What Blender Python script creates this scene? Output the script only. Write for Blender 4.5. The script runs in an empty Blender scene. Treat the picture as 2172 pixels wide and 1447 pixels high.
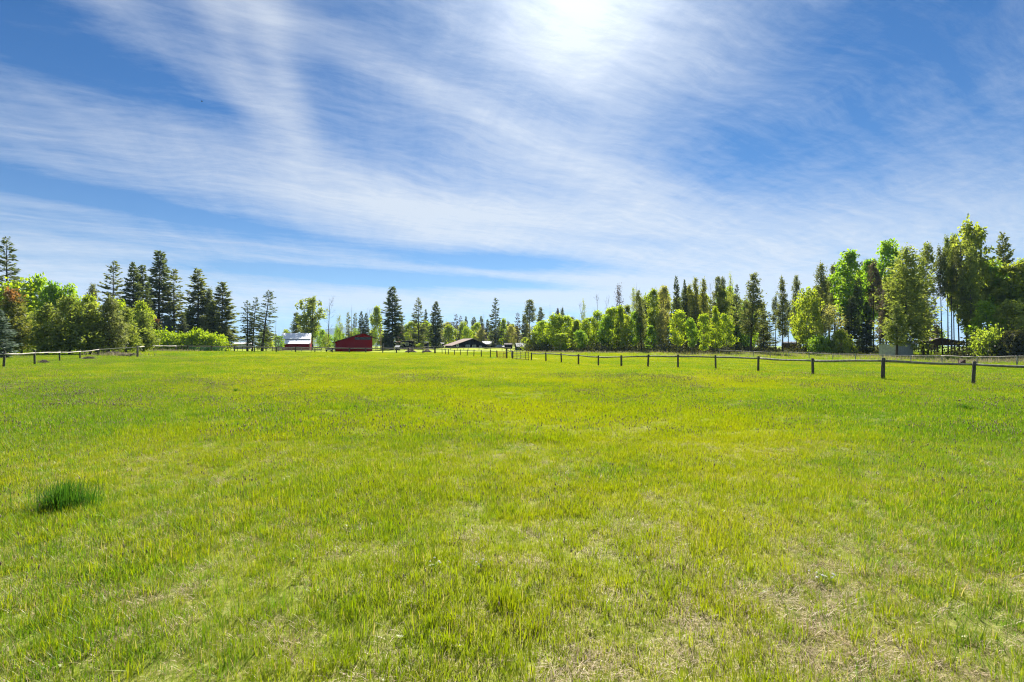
import bpy, math, random
import numpy as np
from mathutils import Vector, Matrix, Euler

R = math.radians
scene = bpy.context.scene
COL = scene.collection
rng = np.random.default_rng(7)
random.seed(7)

# ------------------------------------------------------------------ camera
F = 1086.0            # focal length in pixels of the 2172 px wide photograph
HC = 2.1              # eye height
HZ = 734.0            # horizon row
cam_d = bpy.data.cameras.new('camera')
cam_d.sensor_width = 36.0
cam_d.lens = 18.0
cam_d.clip_start = 0.1
cam_d.clip_end = 30000
cam = bpy.data.objects.new('camera', cam_d)
COL.objects.link(cam)
cam.location = (0, 0, HC)
cam.rotation_euler = (R(90) + math.atan(10.5 / F), 0, 0)
scene.camera = cam

# ------------------------------------------------------------------ light
SUN_EL = R(41.0)
SUN_AZ = R(7.5)                      # clockwise from +Y (north)
SUN_DIR = Vector((math.sin(SUN_AZ) * math.cos(SUN_EL), math.cos(SUN_AZ) * math.cos(SUN_EL), math.sin(SUN_EL)))
sun_d = bpy.data.lights.new('sun', 'SUN')
sun_d.energy = 5.0
sun_d.angle = R(0.6)
sun_d.color = (1.0, 0.95, 0.86)
sun = bpy.data.objects.new('sun', sun_d)
COL.objects.link(sun)
sun.location = (0, 0, 300)
sun.rotation_euler = (-SUN_DIR).to_track_quat('-Z', 'Y').to_euler()

scene.view_settings.view_transform = 'Standard'
scene.view_settings.look = 'None'
scene.view_settings.exposure = 1.43
scene.view_settings.gamma = 1.0
scene.view_settings.use_curve_mapping = False

scene.cycles.use_denoising = True
scene.cycles.denoiser = 'OPENIMAGEDENOISE'
scene.cycles.denoising_input_passes = 'RGB_ALBEDO_NORMAL'
scene.cycles.denoising_prefilter = 'NONE'
scene.cycles.use_adaptive_sampling = False
scene.cycles.filter_width = 1.15
scene.cycles.max_bounces = 8
scene.cycles.diffuse_bounces = 3
scene.cycles.glossy_bounces = 2
scene.cycles.transmission_bounces = 4
scene.cycles.transparent_max_bounces = 8
scene.cycles.volume_bounces = 0
scene.cycles.sample_clamp_indirect = 6.0


# ------------------------------------------------------------------ node helpers
class NT:
    def __init__(self, tree):
        self.t = tree
        tree.nodes.clear()

    def n(self, kind, **kw):
        nd = self.t.nodes.new(kind)
        for k, v in kw.items():
            setattr(nd, k, v)
        return nd

    def put(self, sock, v):
        if v is None:
            return
        if isinstance(v, bpy.types.NodeSocket):
            self.t.links.new(v, sock)
        else:
            sock.default_value = v

    def math(self, op, a, b=None, c=None, clamp=False):
        nd = self.n('ShaderNodeMath', operation=op, use_clamp=clamp)
        self.put(nd.inputs[0], a)
        self.put(nd.inputs[1], b)
        self.put(nd.inputs[2], c)
        return nd.outputs[0]

    def vmath(self, op, a, b=None, scale=None):
        nd = self.n('ShaderNodeVectorMath', operation=op)
        self.put(nd.inputs[0], a)
        self.put(nd.inputs[1], b)
        if scale is not None:
            self.put(nd.inputs['Scale'], scale)
        return nd.outputs['Value'] if op in ('DOT_PRODUCT', 'LENGTH', 'DISTANCE') else nd.outputs['Vector']

    def noise(self, vec, scale, detail=3.0, rough=0.55, dist=0.0):
        nd = self.n('ShaderNodeTexNoise')
        if vec is not None:
            self.put(nd.inputs['Vector'], vec)
        self.put(nd.inputs['Scale'], scale)
        self.put(nd.inputs['Detail'], detail)
        self.put(nd.inputs['Roughness'], rough)
        self.put(nd.inputs['Distortion'], dist)
        return nd.outputs[0]

    def ramp(self, v, lo, hi, a=0.0, b=1.0, smooth=True):
        nd = self.n('ShaderNodeMapRange')
        if smooth:
            nd.interpolation_type = 'SMOOTHSTEP'
        self.put(nd.inputs[0], v)
        for i, x in enumerate((lo, hi, a, b)):
            self.put(nd.inputs[1 + i], x)
        return nd.outputs[0]

    def mix(self, f, a, b, blend='MIX'):
        nd = self.n('ShaderNodeMix', data_type='RGBA', blend_type=blend)
        self.put(nd.inputs[0], f)
        self.put(nd.inputs[6], a)
        self.put(nd.inputs[7], b)
        return nd.outputs[2]


def rgba(c):
    return (c[0], c[1], c[2], 1.0)


# ------------------------------------------------------------------ sky (world)
def pix_dir(px, py):
    v = Vector(((px - 1086) / F, 1.0, (HZ - py) / F))
    return v.normalized()


world = bpy.data.worlds.new('World')
scene.world = world
world.use_nodes = True
W = NT(world.node_tree)
w_out = W.n('ShaderNodeOutputWorld')
w_bg = W.n('ShaderNodeBackground')
sky = W.n('ShaderNodeTexSky')
sky.sky_type = 'NISHITA'
sky.sun_disc = False
sky.sun_elevation = SUN_EL
sky.sun_rotation = SUN_AZ
sky.altitude = 900
sky.air_density = 1.0
sky.dust_density = 0.4
sky.ozone_density = 3.0
tc = W.n('ShaderNodeTexCoord')
D = tc.outputs['Generated']
sepd = W.n('ShaderNodeSeparateXYZ')
W.put(sepd.inputs[0], D)
zc = W.math('MAXIMUM', sepd.outputs[2], 0.0)
zz = W.math('ADD', zc, 0.07)
inv = W.math('DIVIDE', 1.0, zz)
cb = W.n('ShaderNodeCombineXYZ')
W.put(cb.inputs[0], W.math('MULTIPLY', sepd.outputs[0], inv))
W.put(cb.inputs[1], W.math('MULTIPLY', sepd.outputs[1], inv))
P = cb.outputs[0]                                            # the cirrus deck seen in perspective


def rot2(vec, az, along, across):
    """coordinates of the deck along and across a wind heading (clockwise from +Y), each with its own scale"""
    az = R(az)
    c = W.n('ShaderNodeCombineXYZ')
    W.put(c.inputs[0], W.vmath('DOT_PRODUCT', vec, (math.sin(az) * along, math.cos(az) * along, 0)))
    W.put(c.inputs[1], W.vmath('DOT_PRODUCT', vec, (math.cos(az) * across, -math.sin(az) * across, 0)))
    return c.outputs[0]


warp = W.n('ShaderNodeTexNoise')
warp.inputs['Scale'].default_value = 0.8
warp.inputs['Detail'].default_value = 3
W.put(warp.inputs['Vector'], P)
wv = W.vmath('SCALE', W.vmath('SUBTRACT', warp.outputs['Color'], (0.5, 0.5, 0.5)), scale=0.55)
PW = W.vmath('ADD', P, wv)
# veil: stretched streaks, finer fibres, very broad cover
streak = W.noise(rot2(PW, 60, 0.42, 1.7), 1.35, 6.0, 0.58)
fibre = W.noise(rot2(PW, 54, 0.75, 6.5), 1.5, 6.0, 0.64)
fine = W.noise(rot2(PW, 72, 2.2, 5.5), 3.6, 6.0, 0.70)
radial = W.noise(rot2(PW, -14, 0.45, 4.2), 1.5, 5.0, 0.62)          # plumes that fall towards the viewer
broad = W.noise(rot2(P, 62, 0.35, 0.7), 0.9, 2.0, 0.5)

# where the veil is thick (+) or torn open (-): px, py, half-length, half-width, tilt in degrees, amount
PATCH = [
    (420, 330, 560, 62, 10, 0.38), (900, 400, 520, 75, 13, 0.46), (1330, 400, 460, 120, 4, 0.50),
    (1750, 520, 560, 90, 0, 0.44), (1235, 40, 210, 150, 0, 0.75), (1250, 180, 200, 90, 60, 0.30),
    (930, 195, 330, 30, 20, 0.44), (330, 75, 230, 30, 28, 0.44), (470, 60, 30, 120, -8, 0.42),
    (592, 140, 34, 110, -4, 0.62), (1060, 470, 700, 40, 6, 0.16), (200, 610, 700, 45, 3, 0.34),
    (1300, 628, 800, 24, 0, 0.55), (700, 560, 420, 22, 4, 0.28), (2050, 300, 220, 130, -25, 0.22),
    (1560, 150, 230, 90, -50, 0.20), (60, 560, 200, 60, 0, 0.34), (1600, 640, 500, 50, 0, 0.35),
    (110, 130, 330, 110, 0, -0.55), (790, 90, 190, 90, 0, -0.34), (200, 430, 330, 20, 7, -0.60),
    (520, 478, 330, 13, 6, -0.34), (1080, 556, 190, 24, 2, -1.05), (880, 592, 420, 12, 2, -1.05),
    (1580, 330, 260, 60, 8, -0.40), (1960, 130, 400, 200, 10, -0.66), (1130, 240, 150, 45, 10, -0.30),
    (560, 262, 330, 34, 10, -0.30), (240, 460, 420, 8, 4, 0.30), (560, 500, 420, 9, 5, 0.30), (300, 505, 400, 7, 4, 0.22), (700, 540, 420, 7, 4, 0.24),
    (1000, 575, 400, 6, 3, 0.24), (400, 530, 330, 12, 6, -0.34), (1330, 510, 160, 12, 8, -0.24),
]
acc = None
for (px, py, hl, hw, tilt, amt) in PATCH:
    d0 = pix_dir(px, py)
    e1 = (pix_dir(px + 1, py) - d0).normalized()
    e2 = (pix_dir(px, py + 1) - d0).normalized()
    k = F * (d0.y) ** -1.0
    a = R(tilt)
    t1 = e1 * math.cos(a) + e2 * math.sin(a)
    t2 = -e1 * math.sin(a) + e2 * math.cos(a)
    u = W.vmath('DOT_PRODUCT', D, tuple(t1 * (F * d0.y / hl)))
    v = W.vmath('DOT_PRODUCT', D, tuple(t2 * (F * d0.y / hw)))
    u = W.math('SUBTRACT', u, d0.dot(t1) * F * d0.y / hl)
    v = W.math('SUBTRACT', v, d0.dot(t2) * F * d0.y / hw)
    r2 = W.math('MULTIPLY_ADD', u, u, W.math('MULTIPLY', v, v))
    front = W.math('GREATER_THAN', W.vmath('DOT_PRODUCT', D, tuple(d0)), 0.0)
    g = W.math('MULTIPLY', W.math('EXPONENT', W.math('MULTIPLY', r2, -1.0)), front)
    acc = W.math('MULTIPLY', g, amt) if acc is None else W.math('MULTIPLY_ADD', g, amt, acc)

cov = W.math('MULTIPLY_ADD', W.math('SUBTRACT', streak, 0.5), 0.85, 0.34)
cov = W.math('MULTIPLY_ADD', W.math('SUBTRACT', fibre, 0.5), 0.62, cov)
cov = W.math('MULTIPLY_ADD', W.math('SUBTRACT', fine, 0.5), 0.62, cov)
cov = W.math('MULTIPLY_ADD', W.math('SUBTRACT', radial, 0.5), 0.42, cov)
cov = W.math('MULTIPLY_ADD', W.math('SUBTRACT', broad, 0.5), 0.75, cov)
cov = W.math('ADD', cov, acc)
cov = W.ramp(cov, -0.26, 1.12, 0.0, 1.0, smooth=False)
cov = W.math('POWER', W.math('MAXIMUM', cov, 0.0), 1.25)
# the air whitens towards the horizon
hor = W.math('EXPONENT', W.math('MULTIPLY', zc, -9.0))
cov = W.math('MAXIMUM', cov, W.math('MULTIPLY', hor, 0.80))
sd = W.math('MAXIMUM', W.vmath('DOT_PRODUCT', D, tuple(SUN_DIR)), 0.0)
glow = W.math('POWER', sd, 42.0)
glow2 = W.math('POWER', sd, 5.0)
SKY_K = 0.051
hsv = W.n('ShaderNodeHueSaturation')
hsv.inputs['Saturation'].default_value = 1.25
hsv.inputs['Value'].default_value = 0.63
W.put(hsv.inputs['Color'], sky.outputs[0])
lum = W.math('MULTIPLY_ADD', glow2, 0.7, 5.6)
lum = W.math('MULTIPLY_ADD', glow, 3.2, lum)
cl = W.vmath('SCALE', (0.86, 0.93, 1.04), scale=lum)
clear = W.mix(1.0, hsv.outputs[0], (0.36, 0.74, 1.0, 1.0), 'MULTIPLY')      # deep polarised blue
col = W.mix(cov, clear, cl)
W.put(w_bg.inputs['Color'], col)
w_bg.inputs['Strength'].default_value = SKY_K
W.put(w_out.inputs['Surface'], w_bg.outputs[0])
world.cycles.sampling_method = 'MANUAL'
world.cycles.sample_map_resolution = 512


# ------------------------------------------------------------------ object helpers
def tag(o, label=None, cat=None, group=None, kind=None):
    if label:
        o['label'] = label
    if cat:
        o['category'] = cat
    if group:
        o['group'] = group
    if kind:
        o['kind'] = kind
    return o


def link(name, data, parent=None, mat=None):
    o = bpy.data.objects.new(name, data)
    COL.objects.link(o)
    if parent is not None:
        o.parent = parent
    if mat is not None and data is not None:
        if len(data.materials) == 0:
            data.materials.append(mat)
        else:
            o.material_slots[0].link = 'OBJECT'
            o.material_slots[0].material = mat
    return o


def empty(name, loc, rz=0.0, label=None, cat=None, group=None):
    o = bpy.data.objects.new(name, None)
    o.empty_display_size = 0.3
    COL.objects.link(o)
    o.location = loc
    o.rotation_euler = (0, 0, rz)
    return tag(o, label, cat, group)


def np_mesh(name, V, polys, smooth=False):
    """polys: list of (n,k) int arrays"""
    me = bpy.data.meshes.new(name)
    V = np.asarray(V, dtype=np.float32)
    me.vertices.add(len(V))
    me.vertices.foreach_set('co', V.ravel())
    polys = [np.asarray(p, dtype=np.int32) for p in polys if len(p)]
    loops = np.concatenate([p.ravel() for p in polys])
    tot = np.concatenate([np.full(len(p), p.shape[1], dtype=np.int32) for p in polys])
    start = np.concatenate([[0], np.cumsum(tot)[:-1]]).astype(np.int32)
    me.loops.add(len(loops))
    me.loops.foreach_set('vertex_index', loops)
    me.polygons.add(len(tot))
    me.polygons.foreach_set('loop_start', start)
    me.polygons.foreach_set('loop_total', tot)
    if smooth:
        me.polygons.foreach_set('use_smooth', np.ones(len(tot), dtype=bool))
    me.update(calc_edges=True)
    me.validate()
    return me


class MB:
    """collects boxes, prisms, tubes and loose polygons into one mesh"""
    def __init__(self):
        self.v = []
        self.f = []

    def add(self, vs, fs):
        o = len(self.v)
        self.v += [tuple(p) for p in vs]
        self.f += [tuple(i + o for i in f) for f in fs]
        return self

    def box(self, x0, x1, y0, y1, z0, z1):
        vs = [(x0, y0, z0), (x1, y0, z0), (x1, y1, z0), (x0, y1, z0), (x0, y0, z1), (x1, y0, z1), (x1, y1, z1), (x0, y1, z1)]
        return self.add(vs, [(0, 3, 2, 1), (4, 5, 6, 7), (0, 1, 5, 4), (1, 2, 6, 5), (2, 3, 7, 6), (3, 0, 4, 7)])

    def prism(self, poly, y0, y1):
        """poly: (x, z) outline, counter-clockwise seen from -y, pushed from y0 to y1"""
        n = len(poly)
        vs = [(x, y0, z) for x, z in poly] + [(x, y1, z) for x, z in poly]
        fs = [tuple(range(n)), tuple(range(2 * n - 1, n - 1, -1))]
        fs += [((i + 1) % n, i, n + i, n + (i + 1) % n) for i in range(n)]
        return self.add(vs, fs)

    def tube(self, pts, rad, sides=6, cap=True):
        pts = [Vector(p) for p in pts]
        n = len(pts)
        if not hasattr(rad, '__len__'):
            rad = [rad] * n
        vs = []
        for i, p in enumerate(pts):
            t = (pts[min(i + 1, n - 1)] - pts[max(i - 1, 0)]).normalized()
            a = t.orthogonal().normalized() if abs(t.z) < 0.9 else Vector((1, 0, 0))
            a = (a - t * a.dot(t)).normalized()
            b = t.cross(a)
            for k in range(sides):
                ang = 2 * math.pi * k / sides
                vs.append(p + (a * math.cos(ang) + b * math.sin(ang)) * rad[i])
        fs = []
        for i in range(n - 1):
            for k in range(sides):
                k2 = (k + 1) % sides
                fs.append((i * sides + k, i * sides + k2, (i + 1) * sides + k2, (i + 1) * sides + k))
        if cap:
            fs.append(tuple(range(sides - 1, -1, -1)))
            fs.append(tuple((n - 1) * sides + k for k in range(sides)))
        return self.add(vs, fs)

    def mesh(self, name, smooth=False):
        me = bpy.data.meshes.new(name)
        me.from_pydata(self.v, [], self.f)
        if smooth:
            me.polygons.foreach_set('use_smooth', np.ones(len(me.polygons), dtype=bool))
        me.update()
        return me

    def obj(self, name, mat, parent=None, smooth=False):
        return link(name, self.mesh(name, smooth), parent, mat)


# ------------------------------------------------------------------ materials
def mat_new(name):
    m = bpy.data.materials.new(name)
    m.use_nodes = True
    return m, NT(m.node_tree)


def mat_plain(name, col, rough=0.8, metal=0.0, vary=0.25, scale=6.0, spec=0.3, bump=0.0, stretch=None):
    m, n = mat_new(name)
    out = n.n('ShaderNodeOutputMaterial')
    b = n.n('ShaderNodeBsdfPrincipled')
    t = n.n('ShaderNodeTexCoord')
    vec = t.outputs['Object']
    if stretch:
        mp = n.n('ShaderNodeMapping')
        mp.inputs['Scale'].default_value = stretch
        n.put(mp.inputs['Vector'], vec)
        vec = mp.outputs[0]
    f = n.noise(vec, scale, 5, 0.62)
    lo = tuple(c * (1 - vary) for c in col)
    hi = tuple(min(c * (1 + vary), 0.95) for c in col)
    n.put(b.inputs['Base Color'], n.mix(n.ramp(f, 0.3, 0.7), rgba(lo), rgba(hi)))
    b.inputs['Roughness'].default_value = rough
    b.inputs['Metallic'].default_value = metal
    b.inputs['Specular IOR Level'].default_value = spec
    if bump:
        bp = n.n('ShaderNodeBump')
        bp.inputs['Strength'].default_value = bump
        bp.inputs['Distance'].default_value = 0.02
        n.put(bp.inputs['Height'], f)
        n.put(b.inputs['Normal'], bp.outputs[0])
    n.put(out.inputs[0], b.outputs[0])
    return m


def mat_leaf(name, col, col2, trans=0.5, tcol=None, clump=0.7, rough=0.6, tm=1.0, top=None):
    """leaf: diffuse reflection and light coming through; the colour wanders from clump to clump and leaf to leaf"""
    m, n = mat_new(name)
    out = n.n('ShaderNodeOutputMaterial')
    g = n.n('ShaderNodeNewGeometry')
    oi = n.n('ShaderNodeObjectInfo')
    pos = n.vmath('ADD', g.outputs['Position'], n.vmath('SCALE', (17.3, 5.1, 9.7), scale=oi.outputs['Random']))
    f = n.noise(pos, clump, 3, 0.6)
    isl = g.outputs['Random Per Island']
    k = n.math('ADD', n.math('MULTIPLY', n.ramp(f, 0.3, 0.7), 0.65), n.math('MULTIPLY', isl, 0.35))
    k = n.math('ADD', k, n.math('MULTIPLY', n.math('SUBTRACT', oi.outputs['Random'], 0.5), 0.25), clamp=True)
    c = n.mix(k, rgba(col), rgba(col2))
    if top:                                   # a dying, rust-coloured leader
        tcn = n.n('ShaderNodeTexCoord')
        sp = n.n('ShaderNodeSeparateXYZ')
        n.put(sp.inputs[0], tcn.outputs['Generated'])
        c = n.mix(n.ramp(n.math('MULTIPLY_ADD', f, 0.5, sp.outputs[2]), 0.98, 1.14), c, rgba(top))
    d = n.n('ShaderNodeBsdfDiffuse')
    n.put(d.inputs['Color'], c)
    tr = n.n('ShaderNodeBsdfTranslucent')
    ct = n.mix(1.0, c, rgba(tcol or (1.25, 1.25, 0.6)), 'MULTIPLY')
    n.put(tr.inputs['Color'], n.vmath('SCALE', ct, scale=tm))
    mx = n.n('ShaderNodeMixShader')
    mx.inputs[0].default_value = trans
    n.put(mx.inputs[1], d.outputs[0])
    n.put(mx.inputs[2], tr.outputs[0])
    gl = n.n('ShaderNodeBsdfGlossy')
    gl.inputs['Roughness'].default_value = rough
    gl.inputs['Color'].default_value = (0.9, 0.9, 0.9, 1)
    m2 = n.n('ShaderNodeMixShader')
    m2.inputs[0].default_value = 0.035
    n.put(m2.inputs[1], mx.outputs[0])
    n.put(m2.inputs[2], gl.outputs[0])
    n.put(out.inputs[0], m2.outputs[0])
    return m


LEAF = {
    'fir_dark': mat_leaf('fir_needles', (0.046, 0.064, 0.030), (0.118, 0.140, 0.060), 0.42, tm=1.5),
    'fir_olive': mat_leaf('olive_needles', (0.066, 0.084, 0.030), (0.172, 0.184, 0.066), 0.45, tm=1.5),
    'fir_blue': mat_leaf('blue_needles', (0.100, 0.140, 0.110), (0.190, 0.235, 0.190), 0.30, (1.05, 1.1, 0.9), tm=1.3),
    'pine': mat_leaf('pine_needles', (0.078, 0.114, 0.022), (0.235, 0.262, 0.062), 0.48, tm=1.6, clump=1.2),
    'pine_grey': mat_leaf('grey_pine_needles', (0.076, 0.096, 0.040), (0.205, 0.220, 0.095), 0.42, tm=1.4, clump=1.2),
    'pine_rust': mat_leaf('rusty_topped_needles', (0.066, 0.096, 0.020), (0.205, 0.215, 0.056), 0.44, (1.3, 1.15, 0.6), tm=1.4, clump=1.2, top=(0.200, 0.105, 0.040)),
    'pine_dull': mat_leaf('dull_brown_needles', (0.080, 0.068, 0.042), (0.155, 0.130, 0.078), 0.35, (1.1, 1.0, 0.8)),
    'lime': mat_leaf('lime_leaves', (0.140, 0.225, 0.010), (0.290, 0.330, 0.016), 0.60, tm=1.55),
    'green': mat_leaf('green_leaves', (0.090, 0.185, 0.012), (0.205, 0.280, 0.022), 0.60, tm=1.75),
    'deep': mat_leaf('deep_green_leaves', (0.100, 0.150, 0.018), (0.240, 0.275, 0.034), 0.62, tm=2.0),
    'yellow': mat_leaf('yellow_green_leaves', (0.150, 0.215, 0.016), (0.300, 0.325, 0.034), 0.58, tm=1.5),
    'pale': mat_leaf('pale_yellow_leaves', (0.225, 0.240, 0.070), (0.410, 0.380, 0.150), 0.50, tm=1.3),
    'gold': mat_leaf('golden_needles', (0.125, 0.148, 0.026), (0.250, 0.250, 0.046), 0.5, tm=1.4),
    'cotton': mat_leaf('cottonwood_leaves', (0.105, 0.140, 0.022), (0.240, 0.260, 0.046), 0.58, tm=1.7),
    'shrub': mat_leaf('shrub_leaves', (0.130, 0.215, 0.006), (0.285, 0.335, 0.010), 0.58, tm=1.45, clump=1.4),
    'grey': mat_leaf('dry_twigs', (0.120, 0.095, 0.085), (0.230, 0.190, 0.160), 0.25, (1, 1, 1)),
    'pink': mat_leaf('pink_blossom', (0.420, 0.270, 0.260), (0.620, 0.470, 0.440), 0.45, (1.1, 1, 1)),
    'maroon': mat_leaf('maroon_leaves', (0.030, 0.016, 0.020), (0.070, 0.035, 0.040), 0.25, (1.2, 1, 1)),
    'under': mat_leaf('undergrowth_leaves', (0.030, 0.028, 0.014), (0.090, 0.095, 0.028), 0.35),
    'twig_brown': mat_leaf('brown_brush', (0.055, 0.036, 0.026), (0.130, 0.090, 0.060), 0.2, (1, 1, 1)),
}
BARK = {
    'dark': mat_plain('dark_bark', (0.050, 0.040, 0.032), 0.95, vary=0.45, scale=5, stretch=(6, 6, 1.5)),
    'grey': mat_plain('grey_bark', (0.150, 0.135, 0.118), 0.95, vary=0.35, scale=5, stretch=(6, 6, 1.5)),
    'pale': mat_plain('pale_bark', (0.330, 0.310, 0.270), 0.9, vary=0.35, scale=4, stretch=(3, 3, 2)),
    'dead': mat_plain('weathered_dead_wood', (0.170, 0.150, 0.132), 0.95, vary=0.3, scale=5, stretch=(6, 6, 1.5)),
}


# ------------------------------------------------------------------ terrain
# (column, row, distance): where the ground is seen to stand in the photograph
CTRL = [(2063, 819, 26.6), (1872, 807, 29), (1724, 797, 34), (1608, 789, 40), (1518, 784, 43), (1438, 782, 45), (1374, 780, 48),
        (1318, 779, 50), (1269, 776, 55), (1227, 775, 58), (1191, 770, 64), (1158, 767, 68), (1127, 765, 71), (1075, 761, 77),
        (1054, 759.6, 80), (1021, 757, 87), (991, 756, 95), (964, 754, 104), (945, 752, 112), (922, 751, 120),
        (8, 781, 45), (74, 773, 50), (127, 767, 60), (170, 762, 70), (208, 758, 80), (291, 758, 76), (306, 747.5, 108),
        (373, 746.5, 135), (448, 746.5, 140), (540, 746.5, 140), (668, 747.5, 140), (776, 749.5, 140), (866, 750, 138),
        (22, 751, 84), (98, 752, 84), (190, 750, 88), (270, 748, 95), (60, 740, 150), (140, 739.5, 150), (300, 740, 130),
        (630, 743.5, 200), (700, 744, 190), (750, 747, 178), (820, 744, 205), (890, 743.5, 205),
        (945, 737.5, 222), (985, 737.3, 222), (1030, 737.5, 222), (1060, 740, 222), (985, 737, 260), (1040, 738, 262),
        (1000, 743.5, 188), (1060, 745, 185), (1110, 744.5, 190), (860, 741, 235),
        (2157, 774.5, 58), (2072, 774, 63), (1998, 771, 71), (1932, 769, 76), (1814, 766, 82), (1634, 760, 98), (1500, 756, 108),
        (1900, 759, 95), (1590, 747.5, 122), (1700, 749, 120), (1800, 751, 115), (1950, 753, 108), (2060, 755, 104), (2150, 757, 100),
        (1300, 747.5, 138), (1450, 747.5, 132), (1200, 746.5, 145)]
_cu, _cz = [], []
for px, py, d in CTRL:
    _cu.append((math.atan((px - 1086) / F), math.log(d)))
    _cz.append(HC - (py - HZ) * d / F)
_cu, _cz = np.array(_cu), np.array(_cz)


def terrain(x, y):
    x = np.asarray(x, dtype=float)
    y = np.asarray(y, dtype=float)
    sh = x.shape
    x = x.ravel()
    y = y.ravel()
    a = np.arctan2(x, np.maximum(y, 1e-3))
    a = np.where(y > 0, a, 9.0)
    l = np.log(np.maximum(y, 0.5))
    num = np.full(x.shape, 0.05 * 0.02)
    den = np.full(x.shape, 0.02)
    for (ca, cl_), cz in zip(_cu, _cz):
        w = np.exp(-((a - ca) / 0.085) ** 2 - ((l - cl_) / 0.105) ** 2)
        w2 = 0.03 * np.exp(-((a - ca) / 0.30) ** 2 - ((l - cl_) / 0.28) ** 2)
        num += (w + w2) * cz
        den += w + w2
    z = num / den
    r = np.hypot(x, y)
    z += 0.05 * np.sin(x * 0.31 + 0.7) * np.sin(y * 0.23 + 1.1) + 0.02 * np.sin(x * 1.1 + y * 0.6) + 0.015 * np.sin(y * 1.7 - x * 0.8)
    z *= np.clip((r - 0.5) / 4.0, 0.2, 1)
    return z.reshape(sh)


def ground_z(x, y):
    return float(terrain(np.array([x]), np.array([y]))[0])


def at(px, d):
    """a spot on the ground under column px at distance d"""
    x = (px - 1086) / F * d
    return Vector((x, d, ground_z(x, d)))


def row_z(py, d):
    return HC - (py - HZ) * d / F


def vnoise(x, y, seed=0):
    """smooth value noise in python, for scattering"""
    x = np.asarray(x, float)
    y = np.asarray(y, float)
    xi = np.floor(x).astype(np.int64)
    yi = np.floor(y).astype(np.int64)
    fx, fy = x - xi, y - yi
    fx = fx * fx * (3 - 2 * fx)
    fy = fy * fy * (3 - 2 * fy)

    def h(i, j):
        n = (i * 374761393 + j * 668265263 + seed * 1442695041) & 0xffffffff
        n = ((n ^ (n >> 13)) * 1274126177) & 0xffffffff
        return ((n ^ (n >> 16)) & 0xffff) / 65535.0
    return (h(xi, yi) * (1 - fx) + h(xi + 1, yi) * fx) * (1 - fy) + (h(xi, yi + 1) * (1 - fx) + h(xi + 1, yi + 1) * fx) * fy


FENCE_A = [(2300, 23.5), (2063, 26.6), (1872, 29), (1724, 34), (1608, 40), (1518, 43), (1438, 45), (1374, 48), (1318, 50), (1269, 55),
           (1227, 58), (1191, 64), (1158, 68), (1127, 71)]


def dryness(x, y):
    """0 lush, 1 thatch: dry ground close to the camera, more to the right; straw along the right-hand fence"""
    x = np.asarray(x, float)
    y = np.asarray(y, float)
    n = 0.36 * vnoise(x * 0.55, y * 0.55, 3) + 0.32 * vnoise(x * 1.8, y * 1.8, 5) + 0.32 * vnoise(x * 4.5, y * 4.5, 6)
    near = np.clip(1.12 - (y - 2.6) / 4.2, 0, 1)
    side = 0.20 + 0.52 * np.exp(-((x - 0.7) / 1.6) ** 2) + 0.10 * np.clip(x, 0, 2)
    d = near * side * 0.88 + (n - 0.5) * 1.5 * np.clip(near + 0.12, 0, 1) - 0.16
    # pale patches farther out
    for (px, dist, rx, ry, am) in [(1500, 24.5, 2.4, 1.1, 0.75), (1240, 23.0, 2.2, 0.9, 0.5), (1120, 17, 1.2, 0.8, 0.3), (1660, 30, 2.2, 1.6, .5)]:
        cx = (px - 1086) / F * dist
        d = d + am * np.exp(-((x - cx) / rx) ** 2 - ((y - dist) / ry) ** 2) * (0.35 + 1.1 * n)
    best = np.full(np.shape(x), 1e9)
    for (p0, d0), (p1, d1) in zip(FENCE_A[:-1], FENCE_A[1:]):
        ax, ay = (p0 - 1086) / F * d0, d0
        bx, by = (p1 - 1086) / F * d1, d1
        t = np.clip(((x - ax) * (bx - ax) + (y - ay) * (by - ay)) / ((bx - ax) ** 2 + (by - ay) ** 2), 0, 1)
        best = np.minimum(best, np.hypot(x - ax - t * (bx - ax), y - ay - t * (by - ay)))
    d = d + 0.75 * np.exp(-(best / 0.9) ** 2) * np.clip(n * 1.7 - 0.25, 0, 1)
    return np.clip(d, 0, 1)


def lushness(x, y):
    """1 where the sward is a deeper, cooler green"""
    n = vnoise(x * 0.16 + 3.1, y * 0.11, 11) * 0.6 + vnoise(x * 0.5, y * 0.35, 12) * 0.4
    side = np.clip(np.abs(x / np.maximum(y, 1.0)) * 0.9 - 0.25, 0, 0.55)
    out = n - 0.42 + side * 0.8
    for (px, dist, rx, ry, am) in [(1060, 26, 3.0, 1.6, .5), (1560, 23, 3.0, 1.0, .45), (870, 17, 2.0, 1.2, .3), (1290, 8.2, .8, .45, .5), (1850, 9, 1.6, .8, .35),
                                   (900, 90, 12, 8, .3), (200, 62, 8, 6, .6), (420, 40, 6, 2, .3)]:
        cx = (px - 1086) / F * dist
        out = out + am * np.exp(-((x - cx) / rx) ** 2 - ((y - dist) / ry) ** 2)
    return np.clip(out * 1.5, 0, 1)


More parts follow.
